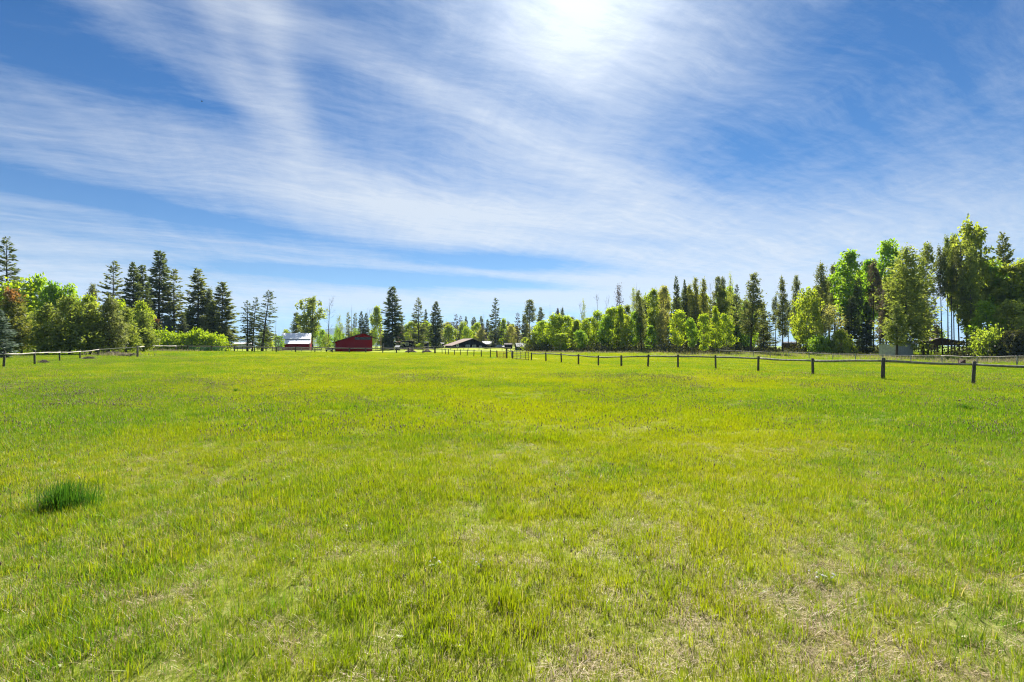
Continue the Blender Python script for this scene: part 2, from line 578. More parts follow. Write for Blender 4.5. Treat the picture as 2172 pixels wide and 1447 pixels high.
# ground sheet: rings that widen with distance, out to the horizon
rings = np.concatenate([[0.0], np.geomspace(0.6, 400, 190), np.geomspace(430, 7000, 26)])
NA = 320
ang = np.linspace(0, 2 * math.pi, NA, endpoint=False)
gx = (rings[1:, None] * np.sin(ang)[None, :])
gy = (rings[1:, None] * np.cos(ang)[None, :])
gz = terrain(gx, gy)
GV = np.concatenate([[[0, 0, ground_z(0, 0)]], np.stack([gx.ravel(), gy.ravel(), gz.ravel()], 1)])
idx = 1 + np.arange(len(rings) - 1)[:, None] * NA + np.arange(NA)[None, :]
i0 = idx[:-1, :]
i1 = np.roll(i0, -1, axis=1)
o0 = idx[1:, :]
o1 = np.roll(o0, -1, axis=1)
quads = np.stack([i0.ravel(), o0.ravel(), o1.ravel(), i1.ravel()], 1)[:, ::-1]
tris = np.stack([np.zeros(NA, int), idx[0], np.roll(idx[0], -1)], 1)[:, ::-1]
g_me = np_mesh('ground', GV, [tris, quads], smooth=True)
if g_me.polygons[5].normal.z < 0:
    g_me.flip_normals()
for nm, fn in (('dry', dryness), ('lush', lushness)):
    at_ = g_me.attributes.new(nm, 'FLOAT', 'POINT')
    at_.data.foreach_set('value', fn(GV[:, 0], GV[:, 1]).astype(np.float32))

GREEN = (0.160, 0.250, 0.004)
YELLOW = (0.345, 0.345, 0.004)
COOL = (0.100, 0.200, 0.008)
STRAW = (0.360, 0.290, 0.170)

m, n = mat_new('meadow_ground')
out = n.n('ShaderNodeOutputMaterial')
b = n.n('ShaderNodeBsdfPrincipled')
b.inputs['Roughness'].default_value = 0.95
b.inputs['Specular IOR Level'].default_value = 0.1
g = n.n('ShaderNodeNewGeometry')
pos = g.outputs['Position']
f1 = n.noise(pos, 0.10, 4, 0.6)
f2 = n.noise(pos, 1.3, 5, 0.65)
f3 = n.noise(pos, 14.0, 5, 0.7)
k = n.math('ADD', n.math('MULTIPLY', n.ramp(f1, 0.35, 0.65), 0.55), n.math('MULTIPLY', n.ramp(f2, 0.3, 0.7), 0.45))
c = n.mix(k, rgba(GREEN), rgba(YELLOW))
al = n.n('ShaderNodeAttribute', attribute_name='lush')
c = n.mix(n.math('MULTIPLY', al.outputs['Fac'], 0.75), c, rgba(COOL))
ad = n.n('ShaderNodeAttribute', attribute_name='dry')
thatch = n.mix(n.ramp(f3, 0.35, 0.68), (0.085, 0.062, 0.034, 1), (0.300, 0.240, 0.150, 1))
ln = n.n('ShaderNodeVectorMath', operation='LENGTH')
n.put(ln.inputs[0], pos)
c = n.mix(n.ramp(ad.outputs['Fac'], 0.15, 0.8), c, thatch)
# bare soil and thatch between the blades, deeper in the sward
soil = n.mix(n.ramp(f3, 0.35, 0.68), (0.060, 0.052, 0.020, 1), (0.270, 0.235, 0.095, 1))
c = n.mix(n.ramp(ln.outputs['Value'], 14, 70, 0.55, 0.05), c, soil)
n.put(b.inputs['Base Color'], c)
bp = n.n('ShaderNodeBump')
bp.inputs['Strength'].default_value = 0.6
bp.inputs['Distance'].default_value = 0.05
n.put(bp.inputs['Height'], n.math('ADD', f2, f3))
n.put(b.inputs['Normal'], bp.outputs[0])
n.put(out.inputs[0], b.outputs[0])
ground = link('ground', g_me, None, m)
tag(ground, 'wide flat meadow ground under the grass', 'ground', kind='structure')

# ------------------------------------------------------------------ far hills
def hill_range(name, d, prof, mat, label):
    """prof: (column, row of the crest); a ridge with depth, its flanks running down to the plain"""
    pc = np.array([p[0] for p in prof], float)
    pr = np.array([p[1] for p in prof], float)
    az = np.arctan((pc - 1086) / F)
    n_a, n_d = 220, 26
    aa = np.linspace(az[0], az[-1], n_a)
    hh = np.interp(aa, az, (HZ - pr) / F)
    V = []
    for j in range(n_d):
        t = j / (n_d - 1) * 2 - 1                  # -1 foot near, 0 crest, 1 foot far
        dd = d * (1 + 0.16 * t)
        fall = (1 - abs(t)) ** 1.3
        for i in range(n_a):
            x = math.tan(aa[i]) * dd
            rough = (vnoise(x / 260, dd / 260, 21) - 0.5) * 0.35 + (vnoise(x / 90, dd / 90, 22) - 0.5) * 0.16
            e = min(1, min(i, n_a - 1 - i) / 18)
            z = hh[i] * d * fall * (1 + float(rough) * (0.25 + abs(t))) * e - 6
            V.append((x, dd, z))
    I = np.arange(n_d * n_a).reshape(n_d, n_a)
    q = np.stack([I[:-1, :-1].ravel(), I[:-1, 1:].ravel(), I[1:, 1:].ravel(), I[1:, :-1].ravel()], 1)
    o = link(name, np_mesh(name, V, [q], True), None, mat)
    tag(o, label, 'hills', kind='structure')
    return o


M_hill = mat_plain('wooded_hill', (0.050, 0.075, 0.060), 0.95, vary=0.4, scale=0.012)
hill_range('hills', 5200, [(250, 726), (380, 718), (470, 712), (520, 711), (580, 714), (640, 706), (690, 697), (730, 690), (760, 692), (800, 696),
                           (850, 700), (900, 708), (960, 712), (1020, 716), (1120, 722), (1300, 728)], M_hill,
           'far blue wooded hills seen between the trees')

# ------------------------------------------------------------------ haze
hz = MB().box(-7600, 7600, -7600, 7600, -8.0, 420).mesh('haze')
m, n = mat_new('haze_air')
out = n.n('ShaderNodeOutputMaterial')
pv = n.n('ShaderNodeVolumePrincipled')
pv.inputs['Color'].default_value = (0.36, 0.64, 1.0, 1)
pv.inputs['Density'].default_value = 0.000065
pv.inputs['Anisotropy'].default_value = 0.2
n.put(out.inputs['Volume'], pv.outputs[0])
haze = link('haze', hz, None, m)
tag(haze, 'thin bluish air over the meadow and hills', 'haze', kind='stuff')

# ------------------------------------------------------------------ grass
def blades(nb, radius, hmin, hmax, wid, lean=0.5, segs=3, seed=0, flat=0.0, curl=0.6, gauss=False):
    """nb bent blades round the origin: (V, polys, rnd per vertex)"""
    r = np.random.default_rng(seed)
    ang = r.uniform(0, 2 * np.pi, nb)
    rad = radius * np.sqrt(r.uniform(0, 1, nb)) if not gauss else np.abs(r.normal(0, radius * 0.5, nb))
    bx, by = rad * np.cos(ang), rad * np.sin(ang)
    h = r.uniform(hmin, hmax, nb) * (0.75 + 0.25 * r.uniform(0, 1, nb))
    hd = r.uniform(0, 2 * np.pi, nb)
    hd = np.where(r.uniform(0, 1, nb) < 0.5, ang + r.normal(0, 0.7, nb), hd)
    ln = np.abs(r.normal(0, lean, nb)) + flat
    w = wid * r.uniform(0.6, 1.35, nb)
    rnd = r.uniform(0, 1, nb)
    cu = r.uniform(0.2, 1.0, nb) * curl
    V, Q, T, A = [], [], [], []
    px, py, pz = bx.copy(), by.copy(), np.full(nb, -0.01)
    sx, sy = -np.sin(hd), np.cos(hd)
    rows = []
    for s in range(segs + 1):
        t = s / segs
        ww = w * (1 - t ** 1.6) * (0.75 + 0.5 * min(t * 2, 1))
        if s == segs:
            rows.append(np.stack([px, py, pz], 1)[:, None, :])
        else:
            a = np.stack([px - sx * ww / 2, py - sy * ww / 2, pz], 1)
            c = np.stack([px + sx * ww / 2, py + sy * ww / 2, pz], 1)
            rows.append(np.stack([a, c], 1))
        th = np.minimum(ln + cu * t, 1.5 + flat * 0.1)
        st = h / segs
        px = px + np.cos(hd) * np.sin(th) * st
        py = py + np.sin(hd) * np.sin(th) * st
        pz = np.maximum(pz + np.cos(th) * st, 0.004)
    per = 2 * segs + 1
    V = np.concatenate(rows, axis=1).reshape(-1, 3)
    base = np.arange(nb) * per
    quads = []
    for s in range(segs - 1):
        quads.append(np.stack([base + 2 * s, base + 2 * s + 1, base + 2 * s + 3, base + 2 * s + 2], 1))
    tri = np.stack([base + 2 * (segs - 1), base + 2 * (segs - 1) + 1, base + 2 * segs], 1)
    polys = ([np.concatenate(quads)] if quads else []) + [tri]
    return V, polys, np.repeat(rnd, per)


def join(parts):
    Vs, A = [], []
    by = {}
    off = 0
    for V, polys, rnd in parts:
        Vs.append(V)
        A.append(rnd)
        for p in polys:
            by.setdefault(p.shape[1], []).append(p + off)
        off += len(V)
    return np.concatenate(Vs), [np.concatenate(v) for v in by.values()], np.concatenate(A)


def with_rnd(name, V, polys, rnd):
    me = np_mesh(name, V, polys)
    a = me.attributes.new('rnd', 'FLOAT', 'POINT')
    a.data.foreach_set('value', np.asarray(rnd, np.float32))
    return me


def mat_blade(name, kind):
    m, n = mat_new(name)
    out = n.n('ShaderNodeOutputMaterial')
    g = n.n('ShaderNodeNewGeometry')
    pos = g.outputs['Position']
    rn = n.n('ShaderNodeAttribute', attribute_name='rnd').outputs['Fac']
    oi = n.n('ShaderNodeObjectInfo').outputs['Random']
    if kind == 'straw':
        c = n.mix(rn, (0.200, 0.150, 0.085, 1), (0.620, 0.510, 0.350, 1))
        tint = n.mix(n.noise(pos, 3.0, 2), (1.0, 0.9, 0.82, 1), (0.95, 1.0, 0.85, 1))
        c = n.mix(1.0, c, tint, 'MULTIPLY')
        tr_f, tcol = 0.25, (1, 1, 0.9, 1)
    elif kind == 'head':
        c = n.mix(rn, (0.130, 0.085, 0.055, 1), (0.420, 0.320, 0.230, 1))
        tr_f, tcol = 0.15, (1, 1, 1, 1)
    elif kind == 'tuft':
        c = n.mix(rn, (0.018, 0.075, 0.010, 1), (0.085, 0.190, 0.014, 1))
        tr_f, tcol = 0.45, (1.2, 1.25, 0.7, 1)
    elif kind == 'lime':
        c = n.mix(rn, (0.170, 0.235, 0.008, 1), (0.290, 0.305, 0.012, 1))
        tr_f, tcol = 0.5, (1.2, 1.25, 0.6, 1)
    else:
        f1 = n.noise(pos, 0.10, 4, 0.6)
        f2 = n.noise(pos, 1.3, 5, 0.65)
        k = n.math('ADD', n.math('MULTIPLY', n.ramp(f1, 0.35, 0.65), 0.42), n.math('MULTIPLY', n.ramp(f2, 0.3, 0.7), 0.28))
        k = n.math('MULTIPLY_ADD', rn, 0.42, k)
        k = n.math('ADD', k, n.math('MULTIPLY', n.math('SUBTRACT', oi, 0.5), 0.25), clamp=True)
        if kind == 'cool':
            c = n.mix(k, (0.085, 0.185, 0.008, 1), (0.190, 0.280, 0.008, 1))
        else:
            c = n.mix(k, rgba(GREEN), rgba(YELLOW))
        # a few blades have dried
        c = n.mix(n.ramp(rn, 0.93, 0.96, smooth=False), c, (0.42, 0.33, 0.16, 1))
        tr_f, tcol = 0.5, (1.2, 1.25, 0.65, 1)
    d = n.n('ShaderNodeBsdfDiffuse')
    n.put(d.inputs['Color'], c)
    t = n.n('ShaderNodeBsdfTranslucent')
    n.put(t.inputs['Color'], n.mix(1.0, c, tcol, 'MULTIPLY'))
    mx = n.n('ShaderNodeMixShader')
    mx.inputs[0].default_value = tr_f
    n.put(mx.inputs[1], d.outputs[0])
    n.put(mx.inputs[2], t.outputs[0])
    gl = n.n('ShaderNodeBsdfGlossy')
    gl.inputs['Roughness'].default_value = 0.45
    m2 = n.n('ShaderNodeMixShader')
    m2.inputs[0].default_value = 0.03
    n.put(m2.inputs[1], mx.outputs[0])
    n.put(m2.inputs[2], gl.outputs[0])
    n.put(out.inputs[0], m2.outputs[0])
    return m


M_blade = mat_blade('grass_blade', 'blade')
M_cool = mat_blade('cool_grass_blade', 'cool')
M_straw = mat_blade('straw_blade', 'straw')
M_head = mat_blade('seed_head', 'head')
M_tuft = mat_blade('tuft_blade', 'tuft')
M_lime = mat_blade('lime_blade', 'lime')


def seed_heads(nst, radius, hmin, hmax, hr, hl, seed, sides=5):
    """thin stalks that end in a spindle: (stalk part, head part)"""
    r = np.random.default_rng(seed)
    V, Q, T, A = [], [], [], []
    for i in range(nst):
        a = r.uniform(0, 6.28)
        q = radius * math.sqrt(r.uniform())
        x, y = q * math.cos(a), q * math.sin(a)
        h = r.uniform(hmin, hmax)
        lx, ly = r.normal(0, 0.10, 2) * h
        rr = r.uniform(0, 1)
        L = hl * r.uniform(0.7, 1.3)
        w = hr * r.uniform(0.8, 1.2)
        o = len(V)
        # stalk as a narrow triangle
        V += [(x - 0.0016, y, 0), (x + 0.0016, y, 0), (x + lx, y + ly, h)]
        T.append((o, o + 1, o + 2))
        A += [0.85] * 3
        o = len(V)
        prof = [(0, 0.35), (0.3, 1.0), (0.7, 0.8)]
        for t, s in prof:
            for k in range(sides):
                th = 6.283 * k / sides
                V.append((x + lx * (1 + t * L / h) + math.cos(th) * w * s, y + ly * (1 + t * L / h) + math.sin(th) * w * s, h + t * L))
                A.append(rr)
        V.append((x + lx * (1 + L / h), y + ly * (1 + L / h), h + L))
        A.append(rr)
        for j in range(2):
            for k in range(sides):
                k2 = (k + 1) % sides
                Q.append((o + j * sides + k, o + j * sides + k2, o + (j + 1) * sides + k2, o + (j + 1) * sides + k))
        for k in range(sides):
            T.append((o + 2 * sides + k, o + 2 * sides + (k + 1) % sides, o + 3 * sides))
    return np.array(V), [np.array(Q), np.array(T)], np.array(A)


def broad_leaves(nl, L, w, seed):
    r = np.random.default_rng(seed)
    V, Q, A = [], [], []
    for i in range(nl):
        a = 6.283 * i / nl + r.normal(0, 0.3)
        up = r.uniform(0.5, 1.1)
        l = L * r.uniform(0.7, 1.2)
        d = np.array([math.cos(a) * math.cos(up), math.sin(a) * math.cos(up), math.sin(up)])
        s = np.array([-math.sin(a), math.cos(a), 0])
        o = len(V)
        V += [d * 0.01, d * l * 0.5 + s * w / 2, d * l + np.array([0, 0, -0.2 * l]), d * l * 0.5 - s * w / 2]
        Q.append((o, o + 1, o + 2, o + 3))
        A += [r.uniform(0, 0.9)] * 4
    return np.array(V), [np.array(Q)], np.array(A)


protos = []                       # (mesh, material)


def proto(name, part, mat):
    protos.append((with_rnd(name, *part), mat))
    return len(protos) - 1


P_near = [proto('grass_clump', blades(36, 0.12, 0.05, 0.145, 0.0048, 0.48, 3, 100 + i), M_blade) for i in range(6)]
P_short = [proto('short_grass_clump', blades(26, 0.11, 0.02, 0.07, 0.0042, 0.5, 3, 200 + i), M_blade) for i in range(3)]
P_cool = [proto('cool_grass_clump', blades(36, 0.12, 0.05, 0.15, 0.0048, 0.48, 3, 300 + i), M_cool) for i in range(4)]
P_straw = [proto('straw_clump', blades(76, 0.14, 0.05, 0.13, 0.0028, 0.5, 3, 400 + i, flat=0.75, curl=1.0), M_straw) for i in range(5)]
P_strawup = [proto('upright_straw', blades(20, 0.12, 0.06, 0.17, 0.0035, 0.35, 3, 450 + i), M_straw) for i in range(3)]
P_tall = [proto('tall_grass_blades', blades(12, 0.06, 0.13, 0.24, 0.0062, 0.28, 4, 500 + i, curl=0.5), M_blade) for i in range(4)]
P_weed = [proto('weed_leaves', broad_leaves(5 + i, 0.05, 0.022, 550 + i), M_lime) for i in range(3)]
P_mid = [proto('meadow_grass', blades(80, 0.26, 0.06, 0.17, 0.0085, 0.34, 2, 600 + i), M_blade) for i in range(4)]
P_midc = [proto('meadow_cool_grass', blades(80, 0.26, 0.06, 0.18, 0.0085, 0.34, 2, 650 + i), M_cool) for i in range(3)]
P_far = [proto('far_grass', blades(120, 0.62, 0.08, 0.20, 0.022, 0.32, 1, 700 + i), M_blade) for i in range(4)]
P_farc = [proto('far_cool_grass', blades(120, 0.62, 0.08, 0.21, 0.022, 0.32, 1, 750 + i), M_cool) for i in range(3)]
P_head = [proto('seed_stalks', seed_heads(4, 0.16, 0.12, 0.22, 0.0055, 0.034, 800 + i), M_head) for i in range(4)]
P_mhead = [proto('meadow_seed_stalks', seed_heads(14, 0.6, 0.14, 0.26, 0.008, 0.05, 850 + i, 4), M_head) for i in range(3)]
P_pale = [proto('pale_straw', blades(40, 0.28, 0.10, 0.30, 0.008, 0.35, 2, 900 + i), M_straw) for i in range(3)]

src = bpy.data.collections.new('grass_sources')      # kept out of the scene: only their instances are drawn
for i, (me, mt) in enumerate(protos):
    me.materials.append(mt)
    o = bpy.data.objects.new('grass_source_%03d' % i, me)
    src.objects.link(o)

INST = {'p': [], 's': [], 'r': [], 'k': []}


def strew(x, y, kinds, scale, sink=0.0):
    """kinds: index per point"""
    z = terrain(x, y) - sink
    INST['p'].append(np.stack([x, y, z], 1))
    INST['s'].append(scale)
    nn = len(x)
    INST['r'].append(np.stack([rng.normal(0, 0.06, nn), rng.normal(0, 0.06, nn), rng.uniform(0, 6.283, nn)], 1))
    INST['k'].append(kinds)


def field(y0, y1, dens, fall=0.0):
    """random spots in the wedge the camera can see, with some margin at the sides"""
    half = 1.16
    area = half * (y1 * y1 - y0 * y0)
    nn = int(area * dens)
    y = np.sqrt(rng.uniform(y0 * y0, y1 * y1, nn))
    x = rng.uniform(-half, half, nn) * y + rng.normal(0, 0.4, nn)
    return x, y


def pick(lst, nn):
    return np.array(lst)[rng.integers(0, len(lst), nn)]


# close: single blades count
x, y = field(2.2, 11.5, 150)
d, l = dryness(x, y), lushness(x, y)
u = rng.uniform(0, 1, len(x))
keep = u > d * 0.48
xk, yk, dk, lk = x[keep], y[keep], d[keep], l[keep]
kk = np.where(rng.uniform(0, 1, len(xk)) < lk * 0.75, pick(P_cool, len(xk)), pick(P_near, len(xk)))
kk = np.where(rng.uniform(0, 1, len(xk)) < dk * 0.62 + 0.12, pick(P_short, len(xk)), kk)
patch = vnoise(xk * 1.4, yk * 1.4, 31) * 0.6 + vnoise(xk * 0.5, yk * 0.5, 32) * 0.4
strew(xk, yk, kk, (0.55 + 0.85 * patch) * rng.uniform(0.75, 1.2, len(xk)) * (1 - 0.25 * dk))
# thatch lies underneath everywhere, thickest where it is dry
x, y = field(2.2, 11.5, 120)
d = dryness(x, y)
keep = rng.uniform(0, 1, len(x)) < 0.13 + d * 0.9
strew(x[keep], y[keep], pick(P_straw, keep.sum()), rng.uniform(0.7, 1.3, keep.sum()))
x, y = field(2.2, 12, 5)
strew(x, y, np.where(rng.uniform(0, 1, len(x)) < 0.25, pick(P_strawup, len(x)), pick(P_tall, len(x))), rng.uniform(0.6, 1.1, len(x)))
x, y = field(2.2, 9, 2.6)
strew(x, y, pick(P_weed, len(x)), rng.uniform(0.6, 1.3, len(x)), -0.02)
x, y = field(3.2, 13, 5.5)
keep = rng.uniform(0, 1, len(x)) < np.clip((y - 3.2) / 5.0, 0.06, 1) * np.clip(0.35 + vnoise(x * 0.6, y * 0.6, 41), 0, 1)
strew(x[keep], y[keep], pick(P_head, keep.sum()), rng.uniform(0.7, 1.2, keep.sum()))
# middle
x, y = field(11, 30, 34)
d, l = dryness(x, y), lushness(x, y)
keep = rng.uniform(0, 1, len(x)) > d * 0.75
x, y, d, l = x[keep], y[keep], d[keep], l[keep]
kk = np.where(rng.uniform(0, 1, len(x)) < l * 0.8, pick(P_midc, len(x)), pick(P_mid, len(x)))
patch = vnoise(x * 0.9, y * 0.9, 33) * 0.6 + vnoise(x * 0.3, y * 0.3, 34) * 0.4
strew(x, y, kk, (0.45 + 1.0 * patch) * rng.uniform(0.7, 1.25, len(x)))
x, y = field(11, 34, 2.4)
keep = rng.uniform(0, 1, len(x)) < np.clip(vnoise(x * 0.35, y * 0.35, 42) * 1.3 - 0.1, 0, 1)
strew(x[keep], y[keep], pick(P_mhead, keep.sum()), rng.uniform(0.75, 1.2, keep.sum()))
x, y = field(11, 60, 9)
d = dryness(x, y)
keep = rng.uniform(0, 1, len(x)) < d * 1.1 - 0.12
strew(x[keep], y[keep], pick(P_pale, keep.sum()), rng.uniform(0.6, 1.0, keep.sum()))
# far
x, y = field(29, 75, 6.5)
l = lushness(x, y)
kk = np.where(rng.uniform(0, 1, len(x)) < l * 0.8, pick(P_farc, len(x)), pick(P_far, len(x)))
strew(x, y, kk, rng.uniform(0.65, 1.1, len(x)))
x, y = field(34, 75, 0.45)
keep = rng.uniform(0, 1, len(x)) < np.clip(vnoise(x * 0.2, y * 0.2, 43) * 1.3 - 0.2, 0, 1) * np.where(x < 0, 1.0, 0.45)
strew(x[keep], y[keep], pick(P_mhead, keep.sum()), rng.uniform(0.9, 1.4, keep.sum()))
x, y = field(73, 150, 1.6)
l = lushness(x, y)
kk = np.where(rng.uniform(0, 1, len(x)) < l * 0.8, pick(P_farc, len(x)), pick(P_far, len(x)))
strew(x, y, kk, rng.uniform(0.9, 1.4, len(x)))

ip = np.concatenate(INST['p'])
pm = bpy.data.meshes.new('grass')
pm.vertices.add(len(ip))
pm.vertices.foreach_set('co', ip.astype(np.float32).ravel())
for nm, ty, ar in (('size', 'FLOAT', np.concatenate(INST['s'])), ('turn', 'FLOAT_VECTOR', np.concatenate(INST['r'])), ('which', 'INT', np.concatenate(INST['k']))):
    a = pm.attributes.new(nm, ty, 'POINT')
    a.data.foreach_set('vector' if ty == 'FLOAT_VECTOR' else 'value', (ar.astype(np.int32) if ty == 'INT' else ar.astype(np.float32)).ravel())
pm.update()
print('grass instances', len(ip))
grass = link('grass', pm)
tag(grass, 'bright yellow-green meadow grass with dry straw and seed heads', 'grass', kind='stuff')
ng = bpy.data.node_groups.new('strew_grass', 'GeometryNodeTree')
ng.interface.new_socket('Geometry', in_out='INPUT', socket_type='NodeSocketGeometry')
ng.interface.new_socket('Geometry', in_out='OUTPUT', socket_type='NodeSocketGeometry')
gi = ng.nodes.new('NodeGroupInput')
go = ng.nodes.new('NodeGroupOutput')
iop = ng.nodes.new('GeometryNodeInstanceOnPoints')
ci = ng.nodes.new('GeometryNodeCollectionInfo')
ci.inputs['Collection'].default_value = src
ci.inputs['Separate Children'].default_value = True
ci.inputs['Reset Children'].default_value = True
iop.inputs['Pick Instance'].default_value = True


def named(nm, ty):
    nd = ng.nodes.new('GeometryNodeInputNamedAttribute')
    nd.data_type = ty
    nd.inputs['Name'].default_value = nm
    return nd.outputs['Attribute']


ng.links.new(gi.outputs[0], iop.inputs['Points'])
ng.links.new(ci.outputs[0], iop.inputs['Instance'])
ng.links.new(named('which', 'INT'), iop.inputs['Instance Index'])
ng.links.new(named('turn', 'FLOAT_VECTOR'), iop.inputs['Rotation'])
ng.links.new(named('size', 'FLOAT'), iop.inputs['Scale'])
ng.links.new(iop.outputs[0], go.inputs[0])
md = grass.modifiers.new('strew', 'NODES')
md.node_group = ng


# ---- single tufts that stand out of the sward
def tuft(px, d, rad, h, nb, mat, label, seed, wid=0.007):
    p = at(px, d)
    V, polys, rn = blades(nb, rad, h * 0.55, h, wid, 0.22, 4, seed, curl=0.6, gauss=True)
    V[:, 1] *= 0.75
    root = empty('grass_tuft', p, 0, label, 'grass tuft')
    o = link('blades', with_rnd('blades', V, polys, rn), root, mat)
    o['kind'] = 'stuff'
    return root


tuft(140, 6.6, 0.40, 0.50, 760, M_tuft, 'large dark green tuft of taller grass at the lower left of the meadow', 1, 0.0075)
tuft(196, 6.9, 0.20, 0.22, 110, M_tuft, 'small dark green tuft beside the large dark tuft at lower left', 2)
tuft(502, 22.8, 0.24, 0.26, 170, M_tuft, 'small dark tuft alone in the left middle of the meadow', 3, 0.011)
tuft(2046, 15.8, 0.36, 0.34, 320, M_tuft, 'dark green tuft before the rightmost near fence post', 4, 0.010)
tuft(1062, 4.02, 0.19, 0.22, 130, M_lime, 'bright lime tuft standing in dry thatch near the bottom middle', 5, 0.0065)
tuft(1110, 9.2, 0.30, 0.20, 180, M_lime, 'yellow-green tuft in the middle of the meadow', 6, 0.008)

# ---- a small plant in white bloom
M_petal = mat_plain('white_petals', (0.78, 0.76, 0.68), 0.7, vary=0.08)
M_stem = mat_leaf('weed_stem', (0.13, 0.22, 0.010), (0.24, 0.30, 0.02), 0.5, tm=1.3)


def bloom_plant(px, d, nfl, spread, label, seed):
    r = random.Random(seed)
    root = empty('wildflower', at(px, d), r.uniform(0, 6), label, 'wildflower')
    s = MB()
    heads = []
    for i in range(nfl):
        a, q = r.uniform(0, 6.28), spread * math.sqrt(r.random())
        h = r.uniform(0.07, 0.12)
        tip = Vector((q * math.cos(a), q * math.sin(a), h))
        s.tube([(tip.x * 0.3, tip.y * 0.3, 0), (tip.x * 0.7, tip.y * 0.7, h * 0.6), tip], [0.0025, 0.002, 0.0015], 4)
        heads.append(tip)
    for i in range(7):
        a = r.uniform(0, 6.28)
        c, sn = math.cos(a), math.sin(a)
        L, w, z = r.uniform(0.035, 0.06), 0.009, r.uniform(0.02, 0.06)
        s.add([(0.01 * c, 0.01 * sn, z), (L * .5 * c - w * sn, L * .5 * sn + w * c, z + .03), (L * c, L * sn, z + .035), (L * .5 * c + w * sn, L * .5 * sn - w * c, z + .03)], [(0, 1, 2, 3)])
    s.obj('stem', M_stem, root)
    for tip in heads:
        f = MB()
        np_ = 8
        rr = r.uniform(0.010, 0.016)
        tl = Euler((r.uniform(-.5, .5), r.uniform(-.5, .5), 0)).to_matrix()
        for k in range(np_):
            a = 6.283 * k / np_
            pts = [Vector((0, 0, 0)), Vector((rr * .6 * math.cos(a - .3), rr * .6 * math.sin(a - .3), .004)), Vector((rr * math.cos(a), rr * math.sin(a), .009)), Vector((rr * .6 * math.cos(a + .3), rr * .6 * math.sin(a + .3), .004))]
            f.add([tip + tl @ p for p in pts], [(0, 1, 2, 3)])
        f.tube([tip + tl @ Vector((0, 0, -.003)), tip + tl @ Vector((0, 0, .006)), tip + tl @ Vector((0, 0, .011))], [rr * .2, rr * .55, rr * .2], 6)
        f.obj('flower', M_petal, root)
    return root


bloom_plant(1741, 4.36, 9, 0.10, 'small weed with a cluster of white blooms at the lower right of the meadow', 11)
bloom_plant(922, 4.55, 4, 0.06, 'small weed with a few white blooms left of the lime tuft', 12)
bloom_plant(1016, 4.55, 2, 0.05, 'tiny weed with two white blooms behind the lime tuft', 13)

# ------------------------------------------------------------------ materials for built things
M_post = mat_plain('weathered_post', (0.080, 0.076, 0.066), 0.95, vary=0.45, scale=7, bump=0.5, stretch=(3, 3, 0.7))
M_rail = mat_plain('lichen_rail', (0.190, 0.188, 0.150), 0.95, vary=0.45, scale=6, bump=0.5)
M_prail = mat_plain('sunlit_rail', (0.370, 0.340, 0.305), 0.9, vary=0.3, scale=5, bump=0.4)  # pale base colour stands for the sun on the rail tops
M_dpost = mat_plain('dark_post', (0.070, 0.064, 0.056), 0.95, vary=0.45, scale=7, bump=0.4)
M_grey = mat_plain('grey_boards', (0.300, 0.275, 0.255), 0.95, vary=0.35, scale=5)
M_ogrey = mat_plain('old_grey_rail', (0.165, 0.148, 0.130), 0.95, vary=0.4, scale=4)
M_wire = mat_plain('rusty_wire', (0.150, 0.130, 0.110), 0.6, 0.6, vary=0.3)
M_yellow = mat_plain('yellow_gate_paint', (0.560, 0.300, 0.035), 0.6, vary=0.25)
M_greenp = mat_plain('green_gate_paint', (0.060, 0.200, 0.095), 0.6, vary=0.25)
M_tube = mat_plain('dull_gate_tube', (0.130, 0.120, 0.090), 0.6, 0.3, vary=0.3)
M_red = mat_plain('barn_red_boards', (0.205, 0.0050, 0.0085), 0.95, vary=0.28, scale=3.0, stretch=(5, 5, 0.35), bump=0.2, spec=0.1)
M_roofw = mat_plain('white_metal_roof', (0.820, 0.840, 0.870), 0.55, 0.0, vary=0.02, scale=2, spec=0.6)
M_roofg = mat_plain('grey_metal_roof', (0.250, 0.260, 0.285), 0.75, 0.0, vary=0.2, scale=1.5, spec=0.3)
M_roofb = mat_plain('brown_shingles', (0.235, 0.165, 0.140), 0.9, vary=0.22, scale=5)
M_roofd = mat_plain('dark_roofing', (0.075, 0.060, 0.056), 0.9, vary=0.3, scale=4)
M_black = mat_plain('black_stained_boards', (0.011, 0.009, 0.010), 0.95, vary=0.35, scale=3, stretch=(5, 5, 0.4), spec=0.08)
M_brown = mat_plain('dark_brown_boards', (0.070, 0.035, 0.024), 0.9, vary=0.35, scale=3, stretch=(5, 5, 0.4))
M_white = mat_plain('white_paint', (0.790, 0.785, 0.770), 0.6, vary=0.05)
M_pane = mat_plain('window_pane', (0.160, 0.175, 0.185), 0.12, vary=0.3, spec=0.8)  # base colour lightened to carry the sky's reflection in the glass
M_dark_pane = mat_plain('dark_pane', (0.010, 0.014, 0.012), 0.08, vary=0.6, scale=1.5, spec=0.5)
M_teal = mat_plain('teal_door', (0.012, 0.120, 0.105), 0.6, vary=0.15)
M_tin = mat_plain('corrugated_tin', (0.330, 0.350, 0.355), 0.6, 0.1, vary=0.2, scale=2)
M_palew = mat_plain('pale_siding', (0.560, 0.520, 0.520), 0.8, vary=0.1)
M_pole = mat_plain('utility_pole_wood', (0.430, 0.320, 0.200), 0.9, vary=0.25, scale=5)
M_lumber = mat_plain('pale_lumber', (0.520, 0.430, 0.260), 0.85, vary=0.2)
M_dirt = mat_plain('heaped_soil', (0.180, 0.130, 0.095), 1.0, vary=0.45, scale=1.8, bump=0.8)
M_gravel = mat_plain('road_gravel', (0.330, 0.320, 0.330), 0.95, vary=0.2, scale=2.5)
